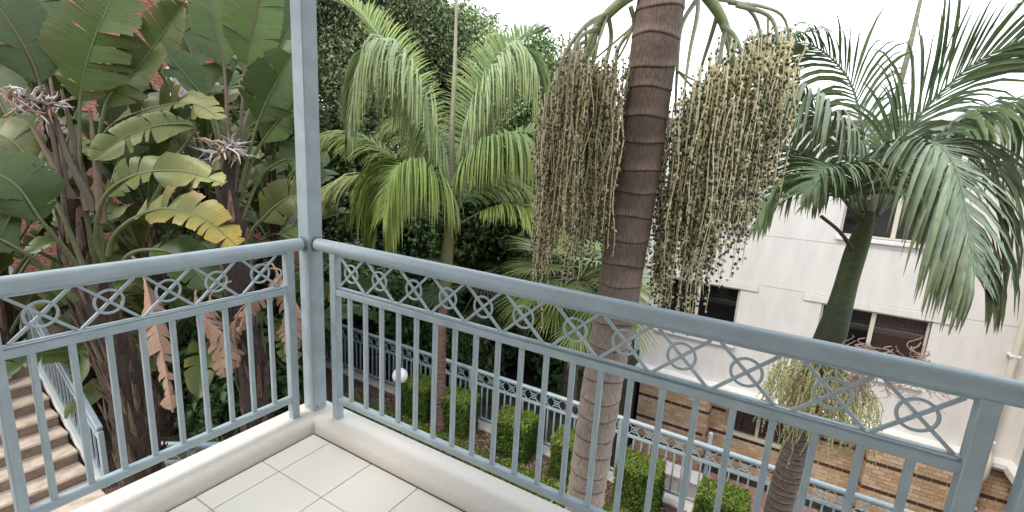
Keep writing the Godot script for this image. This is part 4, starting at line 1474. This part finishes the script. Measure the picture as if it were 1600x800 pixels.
func centre_palm() -> void:
	var base := Vector3(-2.30, -2.99, -4.02)
	var o := thing("king_palm", "slender palm with drooping yellow green fronds in the middle of the garden", "palm tree", base, 0.0, "king palms")
	var crown := at(702, 352, 7.75)
	var p1 := at(690, 520, 7.75)
	var tr := ring_trunk([base, base.lerp(p1, 0.5), p1, p1.lerp(crown, 0.35)], [0.1, 0.078, 0.074, 0.072], 0.09, Color(0.17, 0.10, 0.075), Color(0.16, 0.10, 0.07), Color(0.22, 0.15, 0.11), 16)
	piece("trunk", shift(tr, base).mesh(), M.trunk, o)
	var cs := MB.new()
	cs.tube(curve([p1.lerp(crown, 0.33), p1.lerp(crown, 0.6), crown, crown + Vector3(0, 0.25, 0)], 10), PackedFloat32Array([0.08, 0.1, 0.11, 0.11, 0.105, 0.1, 0.095, 0.085, 0.075, 0.06, 0.03]), 14, PackedColorArray([Color(0.13, 0.13, 0.04)]))
	piece("crownshaft", shift(cs, base).mesh(), M.stem, o)
	var F := func(a: Array) -> Array:
		var r := []
		for q in a:
			r.append(at(q[0], q[1], q[2]))
		return r
	var yg := Color(0.20, 0.28, 0.066)
	var mg := Color(0.12, 0.19, 0.055)
	var pale := Color(0.27, 0.34, 0.17)
	var oo := {"len": 1.0, "width": 0.032, "n": 130, "col": mg, "droop": 1.2, "tip": Color(0.38, 0.40, 0.12), "r": 0.026}
	var mix := func(d: Dictionary) -> Dictionary:
		var r := oo.duplicate()
		r.merge(d, true)
		return r
	frond(o, F.call([[700, 345, 7.8], [678, 225, 7.5], [645, 120, 7.2], [603, 72, 7.0], [562, 100, 6.8], [545, 200, 6.7]]), mix.call({"col": pale, "droop": 3.2, "n": 175, "len": 1.3, "width": 0.036, "lift": 0.0}))
	frond(o, F.call([[715, 340, 7.8], [735, 212, 7.8], [760, 128, 7.7], [797, 78, 7.6], [832, 98, 7.4], [850, 190, 7.3]]), mix.call({"col": pale, "droop": 3.2, "n": 175, "len": 1.3, "width": 0.036, "lift": 0.0}))
	frond(o, F.call([[708, 325, 7.7], [728, 268, 7.4], [760, 226, 7.2], [800, 209, 7.0], [836, 228, 6.9], [852, 300, 6.85]]), mix.call({"col": mg, "droop": 3.0, "n": 170, "len": 1.2, "width": 0.034, "lift": 0.05, "rib": Color(0.05, 0.045, 0.03)}))
	frond(o, F.call([[712, 352, 7.7], [682, 298, 7.2], [645, 260, 6.9], [614, 268, 6.6], [598, 340, 6.5]]), mix.call({"col": yg, "droop": 3.0, "n": 165, "len": 1.35, "width": 0.036}))
	frond(o, F.call([[690, 335, 8.0], [625, 258, 8.0], [565, 218, 8.0], [505, 225, 7.9], [470, 260, 7.8]]), mix.call({"col": yg, "droop": 1.0, "brown": 0.3}))
	frond(o, F.call([[690, 320, 8.1], [650, 175, 8.3], [605, 75, 8.5], [560, 20, 8.7], [520, 0, 8.9]]), mix.call({"col": yg, "droop": 0.3, "len": 0.85, "lift": 0.4, "brown": 0.3}))
	frond(o, F.call([[718, 320, 8.1], [748, 170, 8.4], [780, 100, 8.7], [815, 62, 9.0], [850, 50, 9.3]]), mix.call({"col": mg, "droop": 0.25, "len": 0.85, "lift": 0.45}))
	frond(o, F.call([[715, 352, 7.7], [756, 330, 7.5], [800, 322, 7.3], [850, 338, 7.1], [890, 380, 7.0]]), mix.call({"col": yg, "droop": 1.1, "len": 0.7}))
	frond(o, F.call([[702, 335, 8.0], [690, 255, 8.5], [668, 205, 8.9], [640, 190, 9.3], [600, 210, 9.6]]), mix.call({"col": mg * 0.8}))
	frond(o, F.call([[700, 352, 7.8], [645, 306, 7.5], [585, 280, 7.3], [530, 290, 7.2], [495, 330, 7.1]]), mix.call({"col": yg, "droop": 1.2, "brown": 0.4, "tip": Color(0.4, 0.34, 0.16)}))
	frond(o, F.call([[708, 335, 8.1], [765, 262, 8.5], [825, 205, 8.9], [880, 190, 9.2]]), mix.call({"col": yg}))
	frond(o, F.call([[705, 350, 7.9], [735, 300, 8.3], [780, 285, 8.7], [830, 300, 9.0]]), mix.call({"col": mg}))
	frond(o, F.call([[698, 350, 7.9], [660, 320, 8.3], [610, 310, 8.7], [560, 330, 9.0]]), mix.call({"col": mg * 0.8}))
	var sp := MB.new()
	sp.tube(curve([at(704, 340, 7.75), at(706, 220, 7.75), at(711, 90, 7.75), at(714, -40, 7.75)], 12), PackedFloat32Array([0.06, 0.055, 0.052, 0.048, 0.045, 0.042, 0.038, 0.034, 0.03, 0.026, 0.022, 0.018, 0.012]), 8, PackedColorArray([Color(0.30, 0.29, 0.18)]))
	piece("spear_leaf", shift(sp, base).mesh(), M.stem, o)

func fan_palms() -> void:
	var specs := [[Vector3(-1.0, -3.2, -6.2), 2.6, "fan palm with hanging leaf tips behind the thick ringed trunk", 26, Color(0.16, 0.215, 0.06)], [Vector3(-3.4, -3.2, -6.6), 1.9, "dark fan palm behind the garden railing, left of the middle", 14, Color(0.05, 0.085, 0.035)]]
	for s in specs:
		var base: Vector3 = s[0]
		var o := thing("fan_palm", s[2], "palm tree", base, 0.0, "fan palms beyond the garden railing")
		var top := base + Vector3(0.05, s[1], 0.05)
		var tr := ring_trunk([base, base.lerp(top, 0.5), top], [0.16, 0.13, 0.12], 0.06, Color(0.10, 0.075, 0.055), Color(0.12, 0.09, 0.06), Color(0.16, 0.12, 0.09), 16)
		piece("trunk", shift(tr, base).mesh(), M.trunk, o)
		for k in s[3]:
			var a: float = TAU * (k * 0.381966) + rnd(-0.2, 0.2)
			var e: float = lerpf(0.95, -0.35, float(k) / float(s[3]))
			fan_leaf(o, top, Vector3(cos(a) * cos(e), sin(e), sin(a) * cos(e)), rnd(0.7, 1.05), rnd(0.75, 0.95), s[4])

func flower_head(parent: Node3D, p: Vector3, s: float) -> void:
	var org := parent.position
	var mb := MB.new()
	for k in 3:
		var d := Vector3(rnd(-1, 1), rnd(-0.2, 0.5), rnd(-1, 1)).normalized()
		mb.tube(curve([p - d * 0.04 * s, p + d * 0.08 * s + Vector3(0, 0.02, 0), p + d * 0.2 * s], 6), PackedFloat32Array([0.012, 0.022 * s, 0.024 * s, 0.02 * s, 0.014 * s, 0.008 * s, 0.002]), 7, PackedColorArray([Color(0.10, 0.085, 0.09)]))
	for k in 64:
		var d := Vector3(rnd(-1, 1), rnd(-0.8, 1.0), rnd(-1, 1)).normalized()
		var white := rng.randf() < 0.5
		var L := (rnd(0.07, 0.2) if white else rnd(0.06, 0.17)) * s
		var q := p + Vector3(rnd(-1, 1), rnd(-0.7, 0.5), rnd(-1, 1)) * 0.085 * s
		var e := Vector3(rnd(-1, 1), rnd(-1, 1), rnd(-1, 1)) * 0.04 * s
		mb.tube(curve([q, q + d * L * 0.5 + e, q + d * L + e * 0.5 + Vector3(0, -0.02, 0)], 5), PackedFloat32Array([0.003, 0.008 * s, 0.0085 * s, 0.007 * s, 0.004 * s, 0.001]), 5, PackedColorArray([jit(Color(0.62, 0.57, 0.53) if white else [Color(0.36, 0.19, 0.09), Color(0.22, 0.12, 0.08), Color(0.42, 0.27, 0.17)][rng.randi() % 3], 0.2)]))
	piece("flower_head", shift(mb, org).mesh(), M.stem, parent)

func shaggy_trunk(parent: Node3D, pts: Array, radii: PackedFloat32Array, col: Color) -> void:
	var org := parent.position
	var mb := MB.new()
	var P := curve(pts, 30)
	var rr := PackedFloat32Array()
	for k in 31:
		var f := k / 30.0 * (radii.size() - 1)
		rr.append(lerpf(radii[int(f)], radii[mini(int(f) + 1, radii.size() - 1)], f - int(f)) * rnd(0.9, 1.08))
	mb.tube(P, rr, 14, PackedColorArray([col * 0.55]))
	# old leaf bases lie along the trunk and point up and outwards
	for k in 110:
		var i := int(rng.randi() % 27)
		var a := rnd(0, TAU)
		var tg := (P[i + 3] - P[i]).normalized()
		var e1 := tg.cross(Vector3.BACK).normalized()
		var e2 := tg.cross(e1).normalized()
		var d := e1 * cos(a) + e2 * sin(a)
		var L := rnd(0.18, 0.5)
		var b0 := P[i] + d * rr[i] * 0.8
		var c := jit(col.lerp(Color(0.26, 0.17, 0.12), rng.randf() * rng.randf()), 0.3)
		mb.tube(curve([b0, b0 + tg * L * 0.5 + d * 0.03, b0 + tg * L + d * rnd(0.01, 0.1)], 4), PackedFloat32Array([0.035, 0.04, 0.032, 0.022, 0.008]), 5, PackedColorArray([c]), true, 0.5)
	piece("trunk", shift(mb, org).mesh(), M.bark, parent)

func bird_of_paradise() -> void:
	var dg := Color(0.054, 0.083, 0.024)
	var g := Color(0.078, 0.114, 0.029)
	var yg := Color(0.14, 0.16, 0.045)
	var yel := Color(0.42, 0.30, 0.05)
	var px := func(a: Array) -> Array:
		var r := []
		for q in a:
			r.append(at(q[0], q[1], q[2]))
		return r
	# near clump, left
	var b1 := at(215, 655, 4.95)
	b1.y = -2.99
	var c1 := thing("bird_of_paradise", "giant bird of paradise with broad torn leaves behind the left end of the railing", "plant", b1, 0.0, "giant bird of paradise clumps")
	shaggy_trunk(c1, [b1, at(205, 640, 4.95), at(165, 525, 4.85), at(128, 410, 4.75), at(114, 310, 4.65)], PackedFloat32Array([0.2, 0.19, 0.175, 0.16, 0.1]), Color(0.105, 0.068, 0.046))
	var h1 := at(116, 300, 4.65)
	var stem := Color(0.11, 0.125, 0.045)
	var brown := Color(0.115, 0.075, 0.045)
	var L := func(c: Node3D, pet: Array, bl: Array, w: float, col: Color, o: Dictionary) -> void:
		paddle(c, px.call(pet), px.call(bl), w, col, o)
	L.call(c1, [[150, 420, 4.7], [128, 290, 4.6]], [[125, 158, 4.5], [143, 75, 4.42], [165, 20, 4.4], [188, -30, 4.45]], 0.37, g, {"tear": 0.9, "stem": stem, "fold": 0.25, "edge": Color(0.13, 0.13, 0.05)})
	L.call(c1, [[160, 400, 4.8], [150, 290, 4.75]], [[165, 165, 4.7], [210, 112, 4.68], [250, 60, 4.62], [288, 5, 4.5]], 0.27, g, {"tear": 0.7, "stem": stem, "fold": 0.3, "edge": Color(0.15, 0.13, 0.05)})
	L.call(c1, [[110, 380, 4.6], [92, 260, 4.5]], [[62, 130, 4.3], [32, 62, 4.2], [-30, -30, 4.1]], 0.34, dg, {"tear": 0.3, "stem": brown})
	L.call(c1, [[115, 380, 4.8], [100, 260, 4.9]], [[78, 120, 5.0], [62, 45, 5.1], [40, -40, 5.2]], 0.34, dg, {"tear": 0.4, "stem": brown})
	L.call(c1, [[170, 400, 4.6], [178, 370, 4.55]], [[212, 340, 4.4], [262, 326, 4.3], [320, 343, 4.2], [372, 386, 4.15]], 0.24, yg, {"tear": 0.85, "tip": yel, "stem": stem, "fold": 0.5, "droop": 0.8, "edge": Color(0.3, 0.2, 0.06)})
	L.call(c1, [[165, 420, 4.7], [150, 370, 4.6]], [[165, 305, 4.5], [218, 272, 4.5], [285, 268, 4.5], [352, 288, 4.4]], 0.21, yg * 0.8, {"tear": 0.85, "tip": Color(0.34, 0.32, 0.10), "stem": stem, "droop": 0.8})
	L.call(c1, [[230, 330, 4.9], [280, 240, 4.95]], [[305, 198, 4.9], [250, 196, 4.8], [195, 215, 4.65], [142, 252, 4.5]], 0.2, yg * 0.75, {"tear": 0.8, "stem": stem, "droop": 0.9, "edge": Color(0.25, 0.27, 0.1)})
	L.call(c1, [[150, 350, 5.0], [155, 260, 5.05]], [[170, 200, 5.05], [235, 170, 5.05], [300, 162, 5.0], [348, 188, 4.9]], 0.24, yg * 0.6, {"tear": 1.0, "tip": Color(0.33, 0.31, 0.09), "stem": stem, "droop": 0.9})
	L.call(c1, [[150, 460, 4.5], [110, 400, 4.3]], [[65, 345, 4.1], [20, 285, 4.0], [-60, 250, 3.9]], 0.32, dg, {"tear": 0.3, "stem": stem})
	L.call(c1, [[140, 440, 4.6], [95, 330, 4.5]], [[50, 255, 4.5], [10, 215, 4.5], [-50, 200, 4.5]], 0.27, yg * 0.7, {"tear": 0.4, "stem": stem})
	L.call(c1, [[120, 470, 4.4], [70, 420, 4.2]], [[30, 390, 4.0], [-20, 370, 3.9], [-80, 400, 3.8]], 0.26, dg, {"tear": 0.5, "stem": stem})
	L.call(c1, [[180, 440, 4.6], [200, 400, 4.5]], [[235, 390, 4.45], [280, 400, 4.4], [330, 450, 4.35]], 0.24, dg, {"tear": 0.5, "stem": stem})
	L.call(c1, [[110, 380, 4.9], [70, 300, 5.0]], [[34, 236, 5.1], [-4, 150, 5.2], [-40, 60, 5.3]], 0.32, dg, {"tear": 0.6, "stem": stem})
	L.call(c1, [[150, 400, 5.2], [165, 320, 5.3]], [[182, 262, 5.4], [198, 190, 5.45], [205, 105, 5.5]], 0.3, dg * 0.9, {"tear": 0.6, "stem": stem})
	L.call(c1, [[140, 420, 5.2], [90, 330, 5.4]], [[60, 280, 5.5], [20, 235, 5.6], [-50, 215, 5.7]], 0.3, dg * 1.1, {"tear": 0.7, "stem": stem})
	for q in [[[150, 330, 4.6], [100, 230, 4.5], [70, 130, 4.4]], [[140, 330, 4.6], [118, 230, 4.6], [96, 140, 4.6]], [[160, 350, 4.6], [150, 260, 4.6], [140, 170, 4.6]], [[130, 340, 4.65], [85, 260, 4.6], [45, 190, 4.6]]]:
		var mb := MB.new()
		mb.tube(curve(px.call(q), 10), PackedFloat32Array([0.045, 0.042, 0.04, 0.037, 0.034, 0.03, 0.027, 0.024, 0.02, 0.016, 0.012]), 7, PackedColorArray([jit(brown, 0.25)]))
		piece("leaf_stalk", shift(mb, b1).mesh(), M.stem, c1)
	flower_head(c1, at(38, 158, 4.3), 1.35)
	flower_head(c1, at(66, 165, 4.35), 1.1)
	flower_head(c1, at(62, 268, 4.2), 0.7)
	var tan := Color(0.42, 0.265, 0.185)
	L.call(c1, [[205, 400, 4.6], [215, 410, 4.5]], [[226, 436, 4.35], [244, 510, 4.32], [258, 575, 4.33], [270, 645, 4.36]], 0.22, tan, {"name": "dead_leaf", "mat": "dead", "tear": 1.0, "fold": -1.0, "droop": 1.7, "stem": tan, "r": 0.014})
	# middle clump
	var b2 := at(398, 620, 5.4)
	b2.y = -2.99
	var c2 := thing("bird_of_paradise", "giant bird of paradise with a white spiky flower head left of the post", "plant", b2, 0.0, "giant bird of paradise clumps")
	shaggy_trunk(c2, [b2, at(396, 600, 5.4), at(380, 500, 5.35), at(366, 400, 5.3), at(358, 300, 5.3), at(362, 250, 5.3)], PackedFloat32Array([0.17, 0.16, 0.15, 0.14, 0.12, 0.07]), Color(0.10, 0.065, 0.05))
	L.call(c2, [[368, 300, 5.3], [376, 200, 5.3]], [[384, 102, 5.3], [397, 42, 5.25], [414, -40, 5.2]], 0.33, g * 1.2, {"tear": 0.25, "stem": brown})
	L.call(c2, [[360, 300, 5.4], [355, 200, 5.5]], [[350, 105, 5.6], [336, 42, 5.6], [322, -40, 5.6]], 0.3, g, {"tear": 0.3, "stem": brown})
	L.call(c2, [[355, 300, 5.4], [345, 230, 5.4]], [[330, 172, 5.4], [285, 112, 5.25], [235, 55, 5.1]], 0.25, dg, {"tear": 0.7, "stem": stem, "face": Vector3(0.5, 1, 0.2)})
	L.call(c2, [[355, 300, 5.5], [340, 220, 5.5]], [[320, 150, 5.55], [300, 85, 5.6], [270, 20, 5.6]], 0.3, dg, {"tear": 0.5, "stem": stem})
	L.call(c2, [[375, 300, 5.3], [390, 235, 5.25]], [[404, 190, 5.2], [425, 142, 5.1], [458, 85, 5.0]], 0.32, dg * 1.1, {"tear": 0.35, "stem": stem})
	L.call(c2, [[375, 310, 5.4], [395, 250, 5.4]], [[410, 222, 5.4], [445, 180, 5.35], [490, 160, 5.3]], 0.27, g, {"tear": 0.4, "stem": stem})
	L.call(c2, [[380, 400, 5.1], [395, 360, 5.0]], [[408, 345, 4.95], [440, 315, 4.9], [480, 300, 4.9]], 0.24, yg * 0.6, {"tear": 0.5, "stem": stem})
	L.call(c2, [[350, 320, 5.3], [320, 240, 5.2]], [[300, 200, 5.2], [262, 180, 5.15], [215, 200, 5.1]], 0.24, dg, {"tear": 0.5, "stem": stem})
	L.call(c2, [[375, 350, 5.4], [400, 290, 5.5]], [[425, 260, 5.5], [460, 250, 5.5], [500, 290, 5.5]], 0.22, dg, {"tear": 0.7, "stem": stem})
	L.call(c2, [[365, 330, 5.5], [380, 200, 5.7]], [[420, 110, 5.9], [450, 50, 6.0], [480, -20, 6.1]], 0.3, dg, {"tear": 0.4, "stem": stem})
	flower_head(c2, at(350, 232, 5.1), 1.25)
	flower_head(c2, at(362, 236, 5.15), 1.0)
	L.call(c2, [[362, 440, 5.1], [345, 445, 5.05]], [[328, 465, 5.0], [336, 510, 4.95], [352, 590, 4.95]], 0.2, tan * 0.9, {"name": "dead_leaf", "mat": "dead", "tear": 1.0, "fold": -0.9, "droop": 1.6, "stem": tan, "r": 0.012})
	L.call(c2, [[400, 420, 5.2], [420, 410, 5.15]], [[432, 425, 5.1], [446, 470, 5.05], [452, 545, 5.05]], 0.2, tan, {"name": "dead_leaf", "mat": "dead", "tear": 1.0, "fold": -0.9, "droop": 1.8, "stem": tan, "r": 0.012})
	L.call(c2, [[385, 460, 5.2], [395, 470, 5.1]], [[375, 485, 5.05], [365, 520, 5.0], [372, 575, 5.0]], 0.16, tan * 0.8, {"name": "dead_leaf", "mat": "dead", "tear": 1.0, "fold": -0.9, "droop": 1.8, "stem": tan, "r": 0.012})
	L.call(c2, [[405, 430, 5.1], [420, 420, 5.0]], [[440, 425, 4.95], [420, 455, 4.9], [392, 475, 4.9], [372, 520, 4.9]], 0.15, tan * 1.1, {"name": "dead_leaf", "mat": "dead", "tear": 1.0, "fold": -0.7, "droop": 1.4, "stem": tan, "r": 0.012})
	L.call(c2, [[330, 440, 5.0], [318, 445, 4.95]], [[305, 460, 4.9], [322, 500, 4.85], [352, 530, 4.85], [362, 585, 4.85]], 0.17, tan, {"name": "dead_leaf", "mat": "dead", "tear": 1.0, "fold": -0.6, "droop": 1.4, "stem": tan, "r": 0.012})
	L.call(c2, [[430, 440, 5.0], [440, 445, 4.95]], [[452, 455, 4.9], [462, 490, 4.9], [455, 540, 4.9], [462, 580, 4.9]], 0.14, tan * 0.9, {"name": "dead_leaf", "mat": "dead", "tear": 1.0, "fold": -0.6, "droop": 1.4, "stem": tan, "r": 0.012})
	# dark clumps behind fill the gaps
	var backs := [[at(-10, 420, 6.6), "dark bird of paradise leaves at the far left behind the stairs", 3.6], [at(110, 420, 7.2), "dark bird of paradise leaves behind the near flowering clump", 4.6], [at(240, 430, 6.9), "dark bird of paradise leaves between the two flowering clumps", 3.6], [at(335, 430, 7.4), "tall dark bird of paradise leaves behind the middle flowering clump", 5.0], [at(430, 430, 8.6), "dark bird of paradise leaves directly behind the corner post", 4.4]]
	for q in backs:
		var bb: Vector3 = q[0]
		bb.y = -2.99
		var c := thing("bird_of_paradise", q[1], "plant", bb, 0.0, "giant bird of paradise clumps")
		shaggy_trunk(c, [bb, bb + Vector3(0.05, q[2] * 0.5, 0), bb + Vector3(0.0, q[2], 0)], PackedFloat32Array([0.16, 0.14, 0.08]), Color(0.09, 0.06, 0.045))
		for k in 34:
			var a := TAU * k * 0.381966 + rnd(-0.3, 0.3)
			var e := lerpf(1.35, 0.5 if q[2] == 3.6 else 0.0, k / 34.0)
			var d := Vector3(cos(a) * cos(e), sin(e), sin(a) * cos(e))
			var s := bb + Vector3(0, lerpf(q[2], 0.8, k / 34.0), 0)
			var pl := rnd(0.45, 0.95)
			var p0 := s + d * pl + Vector3(0, 0.1, 0)
			var o2 := Vector3(d.x, 0, d.z)
			paddle(c, [s, s + d * pl * 0.5 + Vector3(0, 0.08, 0)], [p0, p0 + d * 0.5, p0 + d * 0.9 + o2 * 0.1 - Vector3(0, 0.12, 0), p0 + d * 1.15 + o2 * 0.3 - Vector3(0, 0.45, 0)], rnd(0.19, 0.29), (dg * rnd(0.8, 1.5)).lerp(yg, rng.randf() * rng.randf() * 0.6), {"tear": 0.75, "edge": Color(0.16, 0.15, 0.05), "face": Vector3.UP + Vector3(cos(a), 0, sin(a)) * -0.5 + (cam_pos - bb).normalized() * 0.5, "stem": g * 1.1})

func backdrop() -> void:
	var big := clump_mesh(91, 22, 0.17, 0.32, 0.42)
	var small := clump_mesh(92, 12, 0.15, 0.18, 0.45)
	var grass := clump_mesh(93, 10, 0.34, 0.1, 0.16)
	var tg := Color(0.26, 0.33, 0.165)
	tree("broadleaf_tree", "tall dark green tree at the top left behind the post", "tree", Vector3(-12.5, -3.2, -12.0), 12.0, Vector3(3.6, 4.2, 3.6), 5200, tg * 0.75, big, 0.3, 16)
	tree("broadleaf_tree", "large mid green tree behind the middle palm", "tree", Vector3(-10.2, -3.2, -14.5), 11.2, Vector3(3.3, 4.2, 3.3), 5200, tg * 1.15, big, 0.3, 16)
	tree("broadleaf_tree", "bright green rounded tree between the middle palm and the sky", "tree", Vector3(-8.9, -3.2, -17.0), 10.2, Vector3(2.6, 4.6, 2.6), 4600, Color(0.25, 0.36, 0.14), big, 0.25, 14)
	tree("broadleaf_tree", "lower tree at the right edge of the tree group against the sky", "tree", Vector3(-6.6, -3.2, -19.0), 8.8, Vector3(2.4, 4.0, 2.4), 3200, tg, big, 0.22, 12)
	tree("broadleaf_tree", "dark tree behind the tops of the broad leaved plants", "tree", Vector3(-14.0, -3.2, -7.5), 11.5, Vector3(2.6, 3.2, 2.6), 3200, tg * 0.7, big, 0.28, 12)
	# bushes that close the view under the crowns
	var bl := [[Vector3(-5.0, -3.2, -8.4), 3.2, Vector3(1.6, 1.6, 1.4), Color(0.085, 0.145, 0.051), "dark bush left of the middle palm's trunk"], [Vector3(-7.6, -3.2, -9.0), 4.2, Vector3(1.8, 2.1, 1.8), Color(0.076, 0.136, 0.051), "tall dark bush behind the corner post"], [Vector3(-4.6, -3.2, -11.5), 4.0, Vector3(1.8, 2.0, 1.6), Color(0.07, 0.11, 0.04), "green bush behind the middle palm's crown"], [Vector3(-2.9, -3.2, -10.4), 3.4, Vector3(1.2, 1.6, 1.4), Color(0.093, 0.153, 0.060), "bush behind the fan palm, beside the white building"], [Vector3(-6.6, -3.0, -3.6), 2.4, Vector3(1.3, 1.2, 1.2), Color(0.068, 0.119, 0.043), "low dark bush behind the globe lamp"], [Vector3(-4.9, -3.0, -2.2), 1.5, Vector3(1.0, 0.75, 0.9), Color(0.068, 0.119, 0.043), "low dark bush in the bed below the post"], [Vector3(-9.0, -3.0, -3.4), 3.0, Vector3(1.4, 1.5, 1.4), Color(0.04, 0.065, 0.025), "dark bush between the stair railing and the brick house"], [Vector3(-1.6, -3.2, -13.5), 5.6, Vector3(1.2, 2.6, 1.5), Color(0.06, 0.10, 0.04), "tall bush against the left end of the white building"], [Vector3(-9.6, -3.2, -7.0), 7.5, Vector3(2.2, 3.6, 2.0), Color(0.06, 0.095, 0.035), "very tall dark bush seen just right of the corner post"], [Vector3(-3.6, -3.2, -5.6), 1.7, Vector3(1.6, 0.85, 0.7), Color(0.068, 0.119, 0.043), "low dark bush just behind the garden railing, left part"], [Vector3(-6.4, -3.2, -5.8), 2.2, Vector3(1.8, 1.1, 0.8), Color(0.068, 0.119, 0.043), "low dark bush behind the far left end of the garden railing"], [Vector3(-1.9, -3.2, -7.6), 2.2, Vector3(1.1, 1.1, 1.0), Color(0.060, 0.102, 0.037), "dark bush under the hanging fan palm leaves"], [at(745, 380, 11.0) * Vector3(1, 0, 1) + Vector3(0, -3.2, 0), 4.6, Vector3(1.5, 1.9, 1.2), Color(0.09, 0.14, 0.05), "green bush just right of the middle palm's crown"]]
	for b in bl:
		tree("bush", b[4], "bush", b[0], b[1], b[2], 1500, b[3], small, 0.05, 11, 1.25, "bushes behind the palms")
	# strappy plants at the foot of the clumps
	for q in [[Vector3(-4.1, -3.0, -1.5), "strappy green plant among the dead leaves below the left railing"], [Vector3(-3.2, -3.0, -2.4), "strappy green plant in the bed left of the globe lamp"], [Vector3(-5.6, -3.0, -1.7), "strappy green plant beside the foot of the stair railing"]]:
		var o := thing("strappy_plant", q[1], "plant", q[0], 0.0, "strappy plants in the bed")
		var mb := MB.new()
		for k in 46:
			var a := rnd(0, TAU)
			var e := rnd(0.4, 1.4)
			var d := Vector3(cos(a) * cos(e), sin(e), sin(a) * cos(e))
			var p := Vector3(rnd(-0.1, 0.1), 0, rnd(-0.1, 0.1))
			var rows := []
			var cs := []
			var w := rnd(0.02, 0.035)
			var sd := d.cross(Vector3.UP).normalized()
			var ll := rnd(0.5, 0.95)
			var c := jit(Color(0.06, 0.10, 0.03), 0.3)
			for g in 7:
				var u := g / 6.0
				var ww := w * (1.0 - u * u) + 0.001
				rows.append([p + sd * ww, p - Vector3(0, ww * 0.4, 0), p - sd * ww])
				cs.append(c)
				p += d * ll / 6.0
				d = (d + Vector3.DOWN * 0.22).normalized()
			mb.sheet(rows, cs)
		piece("blades", mb.mesh(), M.palm, o)
	# white picket fence glimpsed far behind
	var f := thing("picket_fence", "white picket fence glimpsed far behind the palms", "fence", at(810, 400, 13.0) * Vector3(1, 0, 1) + Vector3(0, -3.2, 0), 0.3)
	for k in 16:
		var mb := MB.new()
		mb.cbox(T(Vector3(-1.4 + k * 0.18, 1.55, 0)), Vector3(0.08, 1.1, 0.025), 0.004)
		mb.cbox(T(Vector3(-1.4 + k * 0.18, 2.12, 0), Basis(Vector3.BACK, PI / 4)), Vector3(0.055, 0.055, 0.022))
		piece("picket", mb.mesh(), M.trim, f)
	var rl := MB.new()
	rl.cbox(T(Vector3(0, 1.3, -0.035)), Vector3(3.0, 0.08, 0.04), 0.004)
	piece("rail", rl.mesh(), M.trim, f)
	rl = MB.new()
	rl.cbox(T(Vector3(0, 0.5, -0.05)), Vector3(3.0, 1.0, 0.1), 0.01, Color(0.08, 0.075, 0.065))
	piece("base_wall", rl.mesh(), M.render, f)
